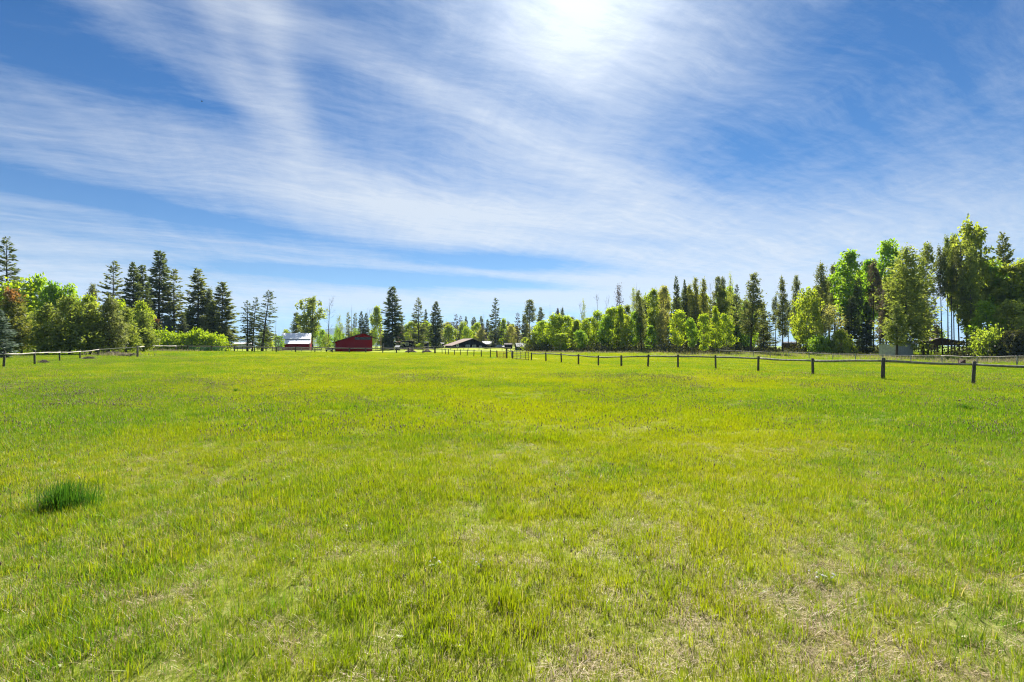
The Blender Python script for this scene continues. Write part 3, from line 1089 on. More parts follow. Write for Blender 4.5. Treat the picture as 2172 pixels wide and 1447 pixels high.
M_trough = mat_plain('galvanised_grey', (0.300, 0.300, 0.320), 0.6, 0.2, vary=0.2)
M_rubber = mat_plain('black_rubber', (0.018, 0.018, 0.018), 0.9, vary=0.2)


# ------------------------------------------------------------------ fences
def fence(label, pts, h=1.2, pr=0.085, rr=0.055, drop=(0.18,), pm=None, rm=None, seed=0, wire=0, lean=0.03, group=None, back=True):
    """pts: (column, distance[, own height]); every post and every rail is a part"""
    r = random.Random(seed)
    P = [at(p[0], p[1]) for p in pts]
    H = [p[2] if len(p) > 2 else h * r.uniform(0.96, 1.05) for p in pts]
    root = empty('fence', P[0], 0, label, 'fence', group)
    o = P[0]
    tops = []
    for q, hh in zip(P, H):
        b = MB()
        lx, ly = r.gauss(0, lean) * hh, r.gauss(0, lean * 0.6) * hh
        k = pr * r.uniform(0.9, 1.15)
        b.tube([q - o + Vector((0, 0, -0.25)), q - o + Vector((lx * .4, ly * .4, hh * .4)), q - o + Vector((lx, ly, hh - 0.02)), q - o + Vector((lx, ly, hh))],
               [k * 1.05, k, k * .95, k * 0.8], 8)
        b.obj('post', pm or M_post, root, True)
        tops.append(q - o + Vector((lx, ly, hh)))
    for i in range(len(P) - 1):
        for dr in drop:
            a, c = tops[i] - Vector((0, 0, dr)), tops[i + 1] - Vector((0, 0, dr))
            d = (c - a)
            L = d.length
            side = Vector((-d.y, d.x, 0)).normalized() * (pr * 0.75 if back else -pr * 0.75)
            if side.y < 0 and back:
                side = -side
            e = d.normalized() * min(0.12, L * 0.05)
            ph = r.uniform(0, 6.28)
            am = 0.012 * L ** 0.5
            big = r.random() < 0.5
            pts_ = []
            rad = []
            for j in range(7):
                t = j / 6
                p = a - e + (d + 2 * e) * t + side
                p += Vector((0, 0, -0.008 * math.sin(math.pi * t) * L ** 0.5 + am * math.sin(ph + 5.0 * t) * math.sin(math.pi * t)))
                pts_.append(p)
                rad.append(rr * (1.15 - 0.35 * (t if big else 1 - t)) * r.uniform(0.95, 1.05))
            b = MB()
            b.tube(pts_, rad, 7)
            b.obj('rail', rm or M_rail, root, True)
    if wire:
        b = MB()
        for i in range(min(wire, len(P) - 1)):
            a, c = P[i] - o, P[i + 1] - o
            d = c - a
            L = d.length
            top = min(H[i], H[i + 1]) - 0.2
            side = Vector((-d.y, d.x, 0)).normalized() * 0.05
            for zz_ in (0.05, 0.2, 0.38, 0.58, 0.78):
                if zz_ < top:
                    b.tube([a + side + Vector((0, 0, zz_)), c + side + Vector((0, 0, zz_))], 0.0016, 3, False)
            nv = int(L / 0.30)
            for j in range(1, nv):
                p = a + d * (j / nv) + side
                b.tube([p, p + Vector((0, 0, top))], 0.0016, 3, False)
        w = b.obj('wire_mesh', M_wire, root)
        w['kind'] = 'stuff'
    return root


fence('post and single pole rail fence crossing the meadow at right, nearest the viewer', FENCE_A, 1.2, 0.086, 0.072, (0.17,), M_post, M_rail, 1, wire=7)
fence('pole fence with pale wavy top rail on the left, before the young pines',
      [(-70, 42.5, 1.45), (8, 45, 1.45), (74, 50, 1.45), (127, 60, 1.35), (170, 70, 1.3), (208, 80, 1.3), (291, 76, 1.8)], 1.4, 0.08, 0.062, (0.28,), M_dpost, M_prail, 2)
fence('short pale fence run going back from the left corner post to the shrubs',
      [(292.5, 77, 1.7), (306, 106), (326, 112), (344, 118), (373, 125)], 1.35, 0.11, 0.11, (0.14,), M_dpost, M_prail, 3)
fence('dark low fence behind the dry brush at the left corner',
      [(206, 92), (226, 96), (239, 99), (263, 103), (286, 106)], 1.25, 0.07, 0.05, (0.1,), M_dpost, M_dpost, 4)
fence('long grey rail fence along the far meadow edge before both red barns',
      [(374.5, 126), (386, 127), (398, 127), (448, 128), (497, 129), (540, 131), (586, 134), (627, 137), (668, 139), (705, 140), (741, 140),
       (776, 140), (812, 140), (841, 139), (866, 138), (897, 130), (922, 120)], 1.4, 0.14, 0.135, (0.16,), M_dpost, M_ogrey, 5)
fence('dark post fence with thin rail coming forward from the far edge to the yellow gate',
      [(924, 118.5), (938, 115), (945, 112), (951, 109), (964, 104), (977, 99.5), (991, 95), (1005, 91), (1021, 87), (1040, 83), (1054, 80)],
      1.2, 0.075, 0.045, (0.16,), M_dpost, M_rail, 6)
fence('short dark fence piece between the yellow gate and the wide tube gate', [(1075, 77, 1.5), (1087, 76, 1.2)], 1.2, 0.105, 0.05, (0.2,), M_dpost, M_rail, 7)
fence('thin pale rail fence at the foot of the right-hand wood',
      [(2250, 55), (2157, 58), (2072, 63), (1998, 71), (1932, 76), (1872, 79), (1814, 82), (1766, 87), (1716, 92), (1673, 96), (1634, 98), (1598, 103),
       (1561, 108), (1526, 112)], 1.08, 0.072, 0.05, (0.06,), M_grey, M_grey, 8)
fence('grey rail fence on the rise in front of the black house',
      [(814, 205), (838, 205), (858, 205), (877, 204), (886, 204), (901, 203), (920, 200), (942, 195), (956, 192), (970, 190), (984, 188), (993, 187),
       (1016, 186), (1040, 186), (1065, 186), (1083, 186)], 1.15, 0.10, 0.085, (0.05,), M_grey, M_grey, 9)
fence('grey three-board corral fence in front of the white-roofed barn',
      [(578, 166), (590, 166), (600, 166), (619, 166), (640, 166), (660, 166), (681, 167)], 1.25, 0.11, 0.10, (0.08, 0.45, 0.82), M_grey, M_grey, 10)
fence('dark far fence between the pale shed and the white-roofed barn',
      [(482, 172), (504, 172), (514, 172), (524, 172), (547, 172), (566, 172), (577, 172)], 1.3, 0.09, 0.075, (0.08, 0.6), M_dpost, M_dpost, 12)


def bar_gate(label, p0, d0, p1, d1, h, bars, ups, mat, rad, lift=0.12):
    a, c = at(p0, d0), at(p1, d1)
    root = empty('gate', a, 0, label, 'gate')
    d = c - a
    up = Vector((0, 0, 1))
    for j in range(bars):
        z = lift + (h - lift) * j / (bars - 1)
        b = MB()
        b.tube([up * z, d + up * z], rad * (1.2 if j in (0, bars - 1) else 0.8), 6)
        b.obj('bar', mat, root, True)
    for t in ups:
        b = MB()
        b.tube([d * t + up * (lift - 0.02), d * t + up * (h + 0.02)], rad * 1.25, 6)
        b.obj('upright', mat, root, True)
    return root


bar_gate('narrow yellow-orange metal gate between dark fence posts', 1055.5, 79.6, 1073, 77.3, 1.05, 6, (0, 0.28, 0.72, 1.0), M_yellow, 0.024)
bar_gate('wide dull tube gate beside the yellow gate, ahead of the teal-doored shed', 1088.5, 75.6, 1121.5, 72, 1.12, 5, (0, 0.25, 0.5, 0.8, 1.0), M_tube, 0.032)
bar_gate('green livestock panel under the lime shrubs, left of two', 401, 131, 436, 131.2, 1.15, 6, (0, .2, .4, .6, .8, 1), M_greenp, 0.04)
bar_gate('green livestock panel under the lime shrubs, right of two', 437.5, 131.2, 478, 131.5, 1.15, 6, (0, .17, .34, .5, .66, .83, 1), M_greenp, 0.04)
b = MB()
q = at(1076.5, 78.5)
b.tube([Vector((-0.75, 1.5, 0.62)), Vector((0.62, 1.5, 1.12))], 0.055, 6)
root = empty('brace_pole', q, 0, 'slanting pale brace pole behind the thick post by the yellow gate', 'pole')
b.obj('pole', M_grey, root, True)
b = MB()
b.tube([Vector((0.62, 1.5, -0.2)), Vector((0.62, 1.5, 1.2))], 0.07, 6)
b.obj('support_post', M_grey, root, True)


# ------------------------------------------------------------------ buildings
def window(root, u, z, w, h, y=-0.04, ft=0.15, mull=1, mat=None):
    f = MB()
    x0, x1, z0, z1 = u - w / 2, u + w / 2, z - h / 2, z + h / 2
    f.box(x0 - ft, x1 + ft, y - 0.06, y, z1, z1 + ft)
    f.box(x0 - ft, x1 + ft, y - 0.06, y, z0 - ft, z0)
    f.box(x0 - ft, x0, y - 0.06, y, z0, z1)
    f.box(x1, x1 + ft, y - 0.06, y, z0, z1)
    for k in range(mull):
        xm = x0 + w * (k + 1) / (mull + 1)
        f.box(xm - ft * .4, xm + ft * .4, y - 0.055, y, z0, z1)
    fo = f.obj('window', mat or M_white, root)
    for k in range(mull + 1):
        p = MB()
        p.box(x0 + w * k / (mull + 1), x0 + w * (k + 1) / (mull + 1), y - 0.02, y - 0.004, z0, z1)
        p.obj('pane', M_pane, fo)
    return fo


def spot(px, d):
    p = at(px, d)
    return p


# red barn, gable end towards the meadow
D_ = 178.0
S = D_ / F
o = spot(750, D_)
root = empty('red_barn', o, R(16), 'dark red barn with long sloping roof and open loft strip, gable end to the meadow', 'barn')
X = lambda p: (p - 750) * S / 1.045
Z = lambda r: (747.3 - r) * S
ro = MB()
ro.prism([(X(705), Z(728.9)), (X(705), Z(728.0)), (X(771), Z(707.2)), (X(799), Z(718.8)), (X(799), Z(719.7)), (X(771), Z(708.5))][::-1], -0.75, 12.8)
ro.obj('roof', M_roofd, root)
fa = MB()
sl = lambda p: 708.9 + (771 - p) * (20.4 / 66) if p < 771 else 708.9 + (p - 771) * (11.2 / 28)
T = 0.14
fa.prism([(X(711), Z(749)), (X(752), Z(749)), (X(752), Z(sl(752))), (X(711), Z(sl(711)))], 0, T)
fa.prism([(X(752), Z(749)), (X(787.4), Z(749)), (X(787.4), Z(722.3)), (X(752), Z(722.3))], 0, T)
fa.prism([(X(752), Z(716.6)), (X(787.4), Z(716.6)), (X(787.4), Z(sl(787.4))), (X(771), Z(sl(771))), (X(752), Z(sl(752)))], 0, T)
fa.prism([(X(787.4), Z(749)), (X(789.5), Z(749)), (X(789.5), Z(sl(789.5))), (X(787.4), Z(sl(787.4)))], 0, T)
fa.obj('front_wall', M_red, root)
sw = MB()
sw.box(X(711), X(711) + T, T, 12.2, Z(749), Z(sl(711)))
sw.box(X(789.5) - T, X(789.5), T, 12.2, Z(749), Z(sl(789.5)))
sw.obj('side_wall', M_red, root)
bw = MB()
bw.prism([(X(712.9), Z(749)), (X(787.6), Z(749)), (X(787.6), Z(sl(787.6))), (X(771), Z(sl(771))), (X(712.9), Z(sl(712.9)))], 12.0, 12.15)
bw.obj('back_wall', M_red, root)
for p in (711, 789.5):
    c = MB()
    c.box(X(p) - 0.12, X(p) + 0.12, -0.06, -0.002, Z(748.5), Z(sl(p) + 1.0))
    c.obj('corner_board', M_grey if p < 750 else M_red, root)
lw = MB()
for p in (752.4, 760.8, 769.7, 778.5, 787.0):
    lw.box(X(p) - 0.06, X(p) + 0.06, 0.02, 0.12, Z(722.3), Z(716.6))
lwo = lw.obj('loft_window', M_brown, root)
for p0, p1 in ((752.4, 760.8), (760.8, 769.7), (769.7, 778.5), (778.5, 787.0)):
    c = MB()
    c.box(X(p0) + 0.06, X(p1) - 0.06, 0.06, 0.085, Z(722.3), Z(716.6))
    c.obj('pane', M_dark_pane, lwo)
lf = MB()
lf.box(X(712), X(789), 0.2, 11.8, Z(722.6), Z(722.3) - 0.02)
lf.obj('loft_floor', M_brown, root)
c = MB()
c.tube([(X(766), 4, Z(711)), (X(766), 4, Z(704.8))], 0.13, 8)
c.tube([(X(766), 4, Z(704.8)), (X(766), 4, Z(704.2))], 0.2, 8)
c.obj('vent_pipe', M_palew, root)
for p in (728, 748, 768):
    bt = MB()
    bt.box(X(p) - 0.03, X(p) + 0.03, -0.03, -0.002, Z(748.5), Z(729))
    bt.obj('batten', M_red, root)

# white-roofed barn
D_ = 200.0
S = D_ / F
o = spot(595.5, D_ - 1.6)
root = empty('white_roofed_barn', o, R(18.5), 'low red barn with large white metal roof, behind the grey corral boards', 'barn')
L = 10.5
E = 2.75
wl = MB()
wl.box(0, L, 0, 15.0, -0.4, E)
wl.obj('wall', M_red, root)
gb = MB()
for xx in (0.0, L - 0.12):
    gb.add([(xx, 0, E), (xx, 15.0, E), (xx, 7.5, 6.5), (xx + .12, 0, E), (xx + .12, 15.0, E), (xx + .12, 7.5, 6.5)], [(0, 2, 1), (3, 4, 5), (0, 1, 4, 3), (1, 2, 5, 4), (2, 0, 3, 5)])
gb.obj('gable', M_red, root)


def roof_panel(name, y0, z0, y1, z1, x0, x1, nrib, mat, parent, t=0.09):
    b = MB()
    b.add([(x0, y0, z0), (x1, y0, z0), (x1, y1, z1), (x0, y1, z1), (x0, y0, z0 - t), (x1, y0, z0 - t), (x1, y1, z1 - t), (x0, y1, z1 - t)],
          [(0, 1, 2, 3), (7, 6, 5, 4), (0, 4, 5, 1), (1, 5, 6, 2), (2, 6, 7, 3), (3, 7, 4, 0)])
    po = b.obj(name, mat, parent)
    for k in range(nrib):
        x = x0 + (x1 - x0) * (k + 0.5) / nrib
        rb = MB()
        rb.add([(x - .04, y0, z0 + .003), (x + .04, y0, z0 + .003), (x + .04, y1, z1 + .003), (x - .04, y1, z1 + .003), (x, y0, z0 + .075), (x, y1, z1 + .075)],
               [(0, 4, 5, 3), (1, 2, 5, 4), (0, 1, 4), (2, 3, 5)])
        rb.obj('seam', mat, po)
    return po


roof_panel('lower_roof', -0.75, 2.62, 3.0, 4.30, -0.45, L + 0.3, 12, M_roofw, root)
roof_panel('upper_roof', 2.75, 4.55, 7.6, 6.95, -0.35, L + 0.25, 12, M_roofw, root)
roof_panel('back_roof', 15.7, 2.6, 7.61, 6.90, -0.35, L + 0.25, 6, M_roofw, root)
cb = MB()
cb.box(L - 0.1, L + 0.05, -0.05, -0.003, -0.3, E - 0.1)
cb.obj('corner_board', M_palew, root)

# black house
D_ = 222.0
S = D_ / F
o = spot(962, D_)
root = empty('black_house', o, R(25), 'black gabled house with brown roof and white windows on the rise', 'house')
Wd, Ev, Pk, Dp = 15.6, 1.45, 4.25, 12.0
U = lambda p: (p - 962) / 67.0 * Wd
Zr = lambda r: (737.5 - r) * S
pkx = Wd * 0.56
fw = MB()
fw.prism([(0, -1.2), (Wd, -1.2), (Wd, Ev), (pkx, Pk), (0, Ev)], 0, Dp)
fw.obj('wall', M_black, root)
for (x0, z0, x1, z1, nm) in ((-0.95, Ev - 0.28, pkx, Pk + .12, 'left_roof'), (pkx, Pk + .12, Wd + 0.8, Ev - 0.2, 'right_roof')):
    rr_ = MB()
    rr_.add([(x0, -0.7, z0), (x1, -0.7, z1), (x1, Dp + .6, z1), (x0, Dp + .6, z0), (x0, -0.7, z0 - .16), (x1, -0.7, z1 - .16), (x1, Dp + .6, z1 - .16), (x0, Dp + .6, z0 - .16)],
            [(0, 1, 2, 3), (7, 6, 5, 4), (0, 4, 5, 1), (1, 5, 6, 2), (2, 6, 7, 3), (3, 7, 4, 0)])
    rr_.obj(nm, M_roofb, root)
window(root, U(969.5), Zr(731.6), 0.8, 0.75, mull=0)
window(root, U(990), Zr(733.6), 1.55, 1.15, mull=1)
window(root, U(1002.8), Zr(733.6), 1.45, 1.1, mull=1)
window(root, U(1015.5), Zr(734.9), 0.95, 0.75, mull=1)
dr = MB()
dr.box(U(961.8) + .2, U(961.8) + 1.0, -0.05, -0.003, -0.6, 1.1)
dr.obj('door', M_brown, root)


def shed(label, name, px, d, rz, w, dp, h, roof, wall, rise=0.8, cat='shed', overh=0.3, ridge='x', parts=()):
    """plain gabled or lean-to shed; ridge along x, along y, or a single slope"""
    root = empty(name, spot(px, d), R(rz), label, cat)
    b = MB()
    if ridge == 'y':
        b.prism([(0, -0.6), (w, -0.6), (w, h), (w / 2, h + rise), (0, h)], 0, dp)
        b.obj('wall', wall, root)
        e = overh
        k = rise / (w / 2)
        for (x0, z0, x1, z1) in ((-e, h - e * k + .04, w / 2, h + rise + .04), (w / 2, h + rise + .04, w + e, h - e * k + .04)):
            q = MB()
            q.add([(x0, -e, z0), (x1, -e, z1), (x1, dp + e, z1), (x0, dp + e, z0), (x0, -e, z0 + .1), (x1, -e, z1 + .1), (x1, dp + e, z1 + .1), (x0, dp + e, z0 + .1)],
                  [(3, 2, 1, 0), (4, 5, 6, 7), (0, 1, 5, 4), (1, 2, 6, 5), (2, 3, 7, 6), (3, 0, 4, 7)])
            q.obj('roof', roof, root)
    else:
        b.box(0, w, 0, dp, -0.6, h)
        b.obj('wall', wall, root)
        e = overh
        if ridge == 'x':
            g_ = MB()
            for xx in (0.0, w - 0.1):
                g_.add([(xx, 0, h), (xx, dp, h), (xx, dp / 2, h + rise), (xx + .1, 0, h), (xx + .1, dp, h), (xx + .1, dp / 2, h + rise)],
                       [(0, 2, 1), (3, 4, 5), (0, 1, 4, 3), (1, 2, 5, 4), (2, 0, 3, 5)])
            g_.obj('gable', wall, root)
            k = rise / (dp / 2)
            roof_panel('roof', -e, h - e * k + .12, dp / 2, h + rise + .12, -e, w + e, max(2, int(w / 0.9)), roof, root)
            roof_panel('back_roof', dp + e, h - e * k + .12, dp / 2 + .01, h + rise + .12, -e, w + e, 2, roof, root)
        else:
            roof_panel('roof', -e, h + .12, dp + e, h + rise + .12, -e, w + e, max(2, int(w / 0.9)), roof, root)
    for fn in parts:
        fn(root)
    return root


S = 235 / F
shed('black flat-roofed wing with one white window, left of the round topiary', 'flat_roofed_building', 851, 235, 4, 25 * S, 7, 16.5 * S, M_roofd, M_black, 0.1, 'building', 0.2, 'lean',
     [lambda r_: window(r_, 12.2 * S, 10.4 * S, 1.35, 1.0, mull=1)])
shed('long low black building with pale roof edge behind the topiary', 'low_building', 876.5, 236, 3, 31 * S, 7, 13.2 * S, M_roofg, M_black, 0.35, 'building', 0.3, 'lean',
     [lambda r_: window(r_, 6 * S, 8.3 * S, 0.7, 0.55, mull=0, mat=M_grey)])
shed('small black building with pale roof, left of the black house', 'low_building', 915, 240, 6, 26 * S, 6, 10.0 * S, M_roofg, M_black, 0.5, 'building', 0.3, 'lean')
S = 232 / F
shed('black shed with grey metal gable roof just right of the black house', 'shed', 1027, 234, 12, 24 * S, 7.5, 1.75, M_roofg, M_black, 1.3, 'shed', 0.4, 'x')
shed('low black shed with patchy pale roof, right of the grey-roofed shed', 'shed', 1053, 226, -8, 16 * S, 5, 0.55, M_roofg, M_black, 0.6, 'shed', 0.35, 'x')
shed('dark weathered shed with low dark roof behind the slanting brace pole', 'shed', 1071, 215, 4, 14 * S, 4, 1.7, M_roofd, M_black, 0.5, 'shed', 0.3, 'x')
S = 190 / F


def teal(r_):
    d_ = MB()
    d_.box(0.05, 1.05, -0.06, -0.003, -0.2, 1.25)
    d_.obj('door', M_teal, r_)


shed('small shed with shiny metal roof and teal door, left of the thicket', 'shed', 1097, 190, 10, 23 * S, 4.5, 1.45, M_roofg, M_black, 1.2, 'shed', 0.25, 'x', [teal])
shed('dark brown shed with pale roof edge tucked against the thicket', 'shed', 1120, 186, -3, 17 * S, 4, 1.5, M_roofg, M_brown, 0.55, 'shed', 0.25, 'x')
S = 262 / F
shed('long pale shed far off behind the three thin conifers', 'pale_shed', 495, 262, 20, 33 * S, 5, 10.8 * S, M_palew, M_palew, 0.6, 'shed', 0.2, 'lean',
     [lambda r_: MB().box(0.2, 2.0, -0.06, -0.003, 0.1, 1.9).obj('dark_door', M_trough, r_) and None])
S = 128 / F
shed('low dark-roofed shed half hidden behind tree trunks at right', 'shed', 1664, 150, -10, 32 * 150 / F, 2.5, 2.6, M_roofd, M_brown, 0.3, 'shed', 0.4, 'lean')

# corrugated tin shed at the right
D_ = 97.0
S = D_ / F
pA, pB, pC = at(1864, 99.5), at(1901, 96.5), at(1937, 100.0)
root = empty('tin_shed', pB, 0, 'grey corrugated tin shed half hidden by pine boughs behind the pale rail fence', 'shed')
pA, pC = pA - pB, pC - pB
pA.z = pC.z = 0
pD = pA + pC
hh = 2.35
for (nm, pa, pb, nn_) in (('front_wall', pA, Vector((0, 0, 0)), 13), ('side_wall', Vector((0, 0, 0)), pC, 13), ('back_wall', pC, pD, 13), ('end_wall', pD, pA, 13)):
    b = MB()
    dv = pb - pa
    nr = Vector((dv.y, -dv.x, 0)).normalized()
    vs = []
    for i in range(nn_ * 2 + 1):
        p = pa + dv * (i / (nn_ * 2)) + nr * (0.035 if i % 2 else 0.0)
        vs += [(p.x, p.y, -0.3), (p.x, p.y, hh)]
    b.add(vs, [(2 * i, 2 * i + 2, 2 * i + 3, 2 * i + 1) for i in range(nn_ * 2)])
    b.obj(nm, M_tin, root)
b = MB()
ce = (pA + pC) / 2
cs = [ce + (q - ce) * 1.06 for q in (Vector((0, 0, 0)), pC, pD, pA)]
b.add([(q.x, q.y, hh + .06) for q in cs] + [(q.x, q.y, hh + .14) for q in cs], [(3, 2, 1, 0), (4, 5, 6, 7), (0, 1, 5, 4), (1, 2, 6, 5), (2, 3, 7, 6), (3, 0, 4, 7)])
b.obj('roof', M_tin, root)

# open pole shed under the tall pines
D_ = 118.0
S = D_ / F
root = empty('pole_shed', spot(1957, D_), R(-20), 'open pole shed with dark gable roof under the tall lanky pines', 'shed')
gz0 = root.location.z
Zp = lambda r: row_z(r, D_) - gz0
Xp = lambda p: (p - 1957) * S / 1.22
for (x0, z0, x1, z1) in ((Xp(1953), Zp(727.5), Xp(1992), Zp(716.8)), (Xp(1992), Zp(716.8), Xp(2050), Zp(726))):
    b = MB()
    b.add([(x0, -.5, z0), (x1, -.5, z1), (x1, 5, z1), (x0, 5, z0), (x0, -.5, z0 - .2), (x1, -.5, z1 - .2), (x1, 5, z1 - .2), (x0, 5, z0 - .2)],
          [(0, 1, 2, 3), (7, 6, 5, 4), (0, 4, 5, 1), (1, 5, 6, 2), (2, 6, 7, 3), (3, 7, 4, 0)])
    b.obj('roof', M_roofd if x0 > 1 else M_roofd, root)
b = MB()
b.prism([(Xp(1957), Zp(732.5)), (Xp(2046), Zp(732.5)), (Xp(2046), Zp(727)), (Xp(1992), Zp(718.8)), (Xp(1957), Zp(728.5))], 0, 0.12)
b.obj('gable_boards', M_brown, root)
for p, yy in ((1958, 0.2), (1976, 0.2), (1990, 0.2), (1994.5, 3), (2018, 0.2), (2044, 0.2), (1976, 4.5), (2044, 4.5)):
    b = MB()
    b.box(Xp(p) - 0.1, Xp(p) + 0.1, yy, yy + .2, -0.4, Zp(732.2) if p not in (1994.5,) else Zp(720))
    b.obj('post', M_brown, root)
c = at(1978, 111)
b = MB()
b.tube([Vector((-1.7, 0, 1.55)), Vector((1.85, 0.2, 0.25))], 0.10, 6)
root = empty('leaning_pole', c, 0, 'long pale pole lying aslant before the open pole shed', 'pole')
b.obj('pole', M_lumber, root, True)
b = MB()
b.tube([Vector((-1.6, .12, -0.2)), Vector((-1.6, .12, 1.5))], 0.08, 6)
b.obj('support_post', M_brown, root, True)

# utility pole and a short post
D_ = 195
o = spot(808, D_)
root = empty('utility_pole', o, 0, 'tall pale wooden pole right of the dark red barn', 'pole')
b = MB()
b.tube([(0, 0, -.5), (-0.03, 0, 4), (-.1, 0, row_z(694.5, D_) - o.z)], [0.19, 0.17, 0.14], 8)
b.obj('shaft', M_pole, root, True)
b = MB()
zt = row_z(694.5, D_) - o.z
b.tube([(-.1, 0, zt), (-.1, 0, zt + .12), (-.1, 0, zt + .3)], [0.16, 0.16, 0.05], 8)
b.obj('cap', M_white, root, True)
o = spot(813.5, 200)
root = empty('short_post', o, 0, 'short grey post beside the tall pale pole', 'post')
b = MB()
b.tube([(0, 0, -.3), (0.02, 0, row_z(728, 200) - o.z)], [0.14, 0.11], 8)
b.obj('shaft', M_grey, root, True)
o = spot(509.5, 232)
root = empty('lamp_pole', o, 0, 'thin dark pole in front of the long pale shed', 'pole')
b = MB()
b.tube([(0, 0, -.3), (0, 0, row_z(718, 232) - o.z)], [0.07, 0.05], 6)
b.obj('shaft', M_dpost, root, True)
b = MB()
b.box(-.16, .16, -.1, .1, row_z(718, 232) - o.z, row_z(717, 232) - o.z)
b.obj('head', M_dpost, root)

# roofed feeder on the far lawn
D_ = 182
S = D_ / F
o = spot(842.5, D_)
root = empty('feeder', o, R(6), 'small feeder with tilted pale roof on the far lawn, left of the soil heaps', 'feeder')
zr = lambda r: row_z(r, D_) - o.z
b = MB()
b.add([(-.95, -.5, zr(736.6)), (.75, -.5, zr(736.6)), (1.05, .9, zr(732.8)), (-.65, .9, zr(732.8)), (-.95, -.5, zr(736.6) - .08), (.75, -.5, zr(736.6) - .08), (1.05, .9, zr(732.8) - .08), (-.65, .9, zr(732.8) - .08)],
      [(0, 1, 2, 3), (7, 6, 5, 4), (0, 4, 5, 1), (1, 5, 6, 2), (2, 6, 7, 3), (3, 7, 4, 0)])
b.obj('roof', M_roofg, root)
for xx, yy, zz_ in ((-.75, -.3, 736.4), (.6, -.3, 736.4), (-.5, .75, 733.4), (.85, .75, 733.4)):
    b = MB()
    b.box(xx - .06, xx + .06, yy - .06, yy + .06, -.2, zr(zz_) - .02)
    b.obj('leg', M_dpost, root)
b = MB()
b.box(-.8, .8, -.2, .7, .3, .95)
b.obj('trough', M_black, root)

# low grey trailer
o = spot(698, 160)
root = empty('trailer', o, R(-4), 'low grey flat trailer standing left of the dark red barn', 'trailer')
b = MB()
b.box(-1.25, 1.2, 0, 1.6, 0.42, 0.85)
b.obj('bed', M_trough, root)
b = MB()
b.box(-1.25, 1.2, 1.5, 1.6, 0.86, 1.35)
b.obj('headboard', M_grey, root)
for xx in (-0.8, 0.75):
    b = MB()
    b.tube([(xx, -.12, .28), (xx, -.02, .28)], 0.28, 12)
    b.obj('wheel', M_rubber, root, True)
b = MB()
b.box(1.2, 1.9, .7, .85, .45, .55)
b.obj('drawbar', M_trough, root)


# soil heaps
def heap(px, d, w, h, label, seed):
    o = spot(px, d)
    r = np.random.default_rng(seed)
    N_, M_ = 26, 9
    V = [(0, 0, h)]
    for j in range(1, M_ + 1):
        t = j / M_
        for i in range(N_):
            a = 6.283 * i / N_
            rad = w / 2 * t * (1 + 0.16 * math.sin(3 * a + seed) + 0.07 * r.normal())
            V.append((rad * math.cos(a), rad * 0.7 * math.sin(a), h * (1 - t ** 1.25) * (1 + 0.14 * r.normal()) - (0.15 if j == M_ else 0)))
    T = [(0, 1 + i, 1 + (i + 1) % N_) for i in range(N_)]
    Q = []
    for j in range(M_ - 1):
        for i in range(N_):
            Q.append((1 + j * N_ + i, 1 + (j + 1) * N_ + i, 1 + (j + 1) * N_ + (i + 1) % N_, 1 + j * N_ + (i + 1) % N_))
    ob = link('soil_heap', np_mesh('soil_heap', V, [T, Q]), None, M_dirt)
    ob.location = o
    return tag(ob, label, 'soil heap')


heap(870, 152, 3.9, 1.15, 'larger grey-brown soil heap on the far lawn, left of two', 1)
heap(905, 152, 3.4, 0.85, 'lower brown soil heap on the far lawn, right of two', 2)

# gravel road behind the left-hand pines
rv = []
for i in range(40):
    px = -420 + i * 16
    for d in (140, 172):
        p = at(px, d + 6 * math.sin(i * 0.25))
        rv.append((p.x, p.y, p.z + 0.06))
rq = [(2 * i, 2 * i + 2, 2 * i + 3, 2 * i + 1) for i in range(39)]
road = link('road', np_mesh('road', rv, [np.array(rq)], True), None, M_gravel)
tag(road, 'grey gravel road behind the left-hand pines', 'road', kind='structure')


# ------------------------------------------------------------------ resting animal behind the rail, and a bird
def body_mesh(name, verts, edges, radii, mat, parent=None, sub=2):
    me = bpy.data.meshes.new(name)
    me.from_pydata(verts, edges, [])
    o = bpy.data.objects.new(name, me)
    COL.objects.link(o)
    sk = o.modifiers.new('skin', 'SKIN')
    sk.use_smooth_shade = True
    for v, rr_ in zip(me.skin_vertices[0].data, radii):
        v.radius = rr_ if hasattr(rr_, '__len__') else (rr_, rr_)
    me.skin_vertices[0].data[0].use_root = True
    sb = o.modifiers.new('subd', 'SUBSURF')
    sb.levels = sb.render_levels = sub
    me.materials.append(mat)
    if parent:
        o.parent = parent
    return o


M_hide = mat_plain('brown_hide', (0.075, 0.036, 0.022), 0.8, vary=0.35, scale=5)
M_face = mat_plain('pale_muzzle', (0.55, 0.50, 0.46), 0.8, vary=0.2)
o = at(2040, 57.5)
root = empty('animal', o, R(8), 'dark brown animal with pale muzzle lying low behind the near rail at right', 'animal')
body_mesh('body', [(0.28, 0.25, 0.30), (0.12, 0.12, 0.36), (-0.08, 0.0, 0.33), (-0.22, -0.06, 0.30), (-0.36, -0.10, 0.21), (-0.47, -0.12, 0.14),
                   (0.30, -0.10, 0.06), (0.05, -0.22, 0.05), (-0.12, -0.25, 0.06), (-0.36, -0.26, 0.05), (-0.27, -0.02, 0.42), (-0.30, -0.16, 0.42)],
          [(0, 1), (1, 2), (2, 3), (3, 4), (4, 5), (0, 6), (6, 7), (2, 8), (8, 9), (3, 10), (3, 11)],
          [0.30, 0.33, 0.27, 0.17, 0.12, 0.06, 0.08, 0.05, 0.08, 0.045, 0.03, 0.03], M_hide, root)
mz = MB()
mz.tube([(-0.43, -0.12, 0.16), (-0.50, -0.13, 0.13), (-0.56, -0.13, 0.11)], [0.075, 0.08, 0.05], 10)
mz.obj('muzzle', M_face, root, True)

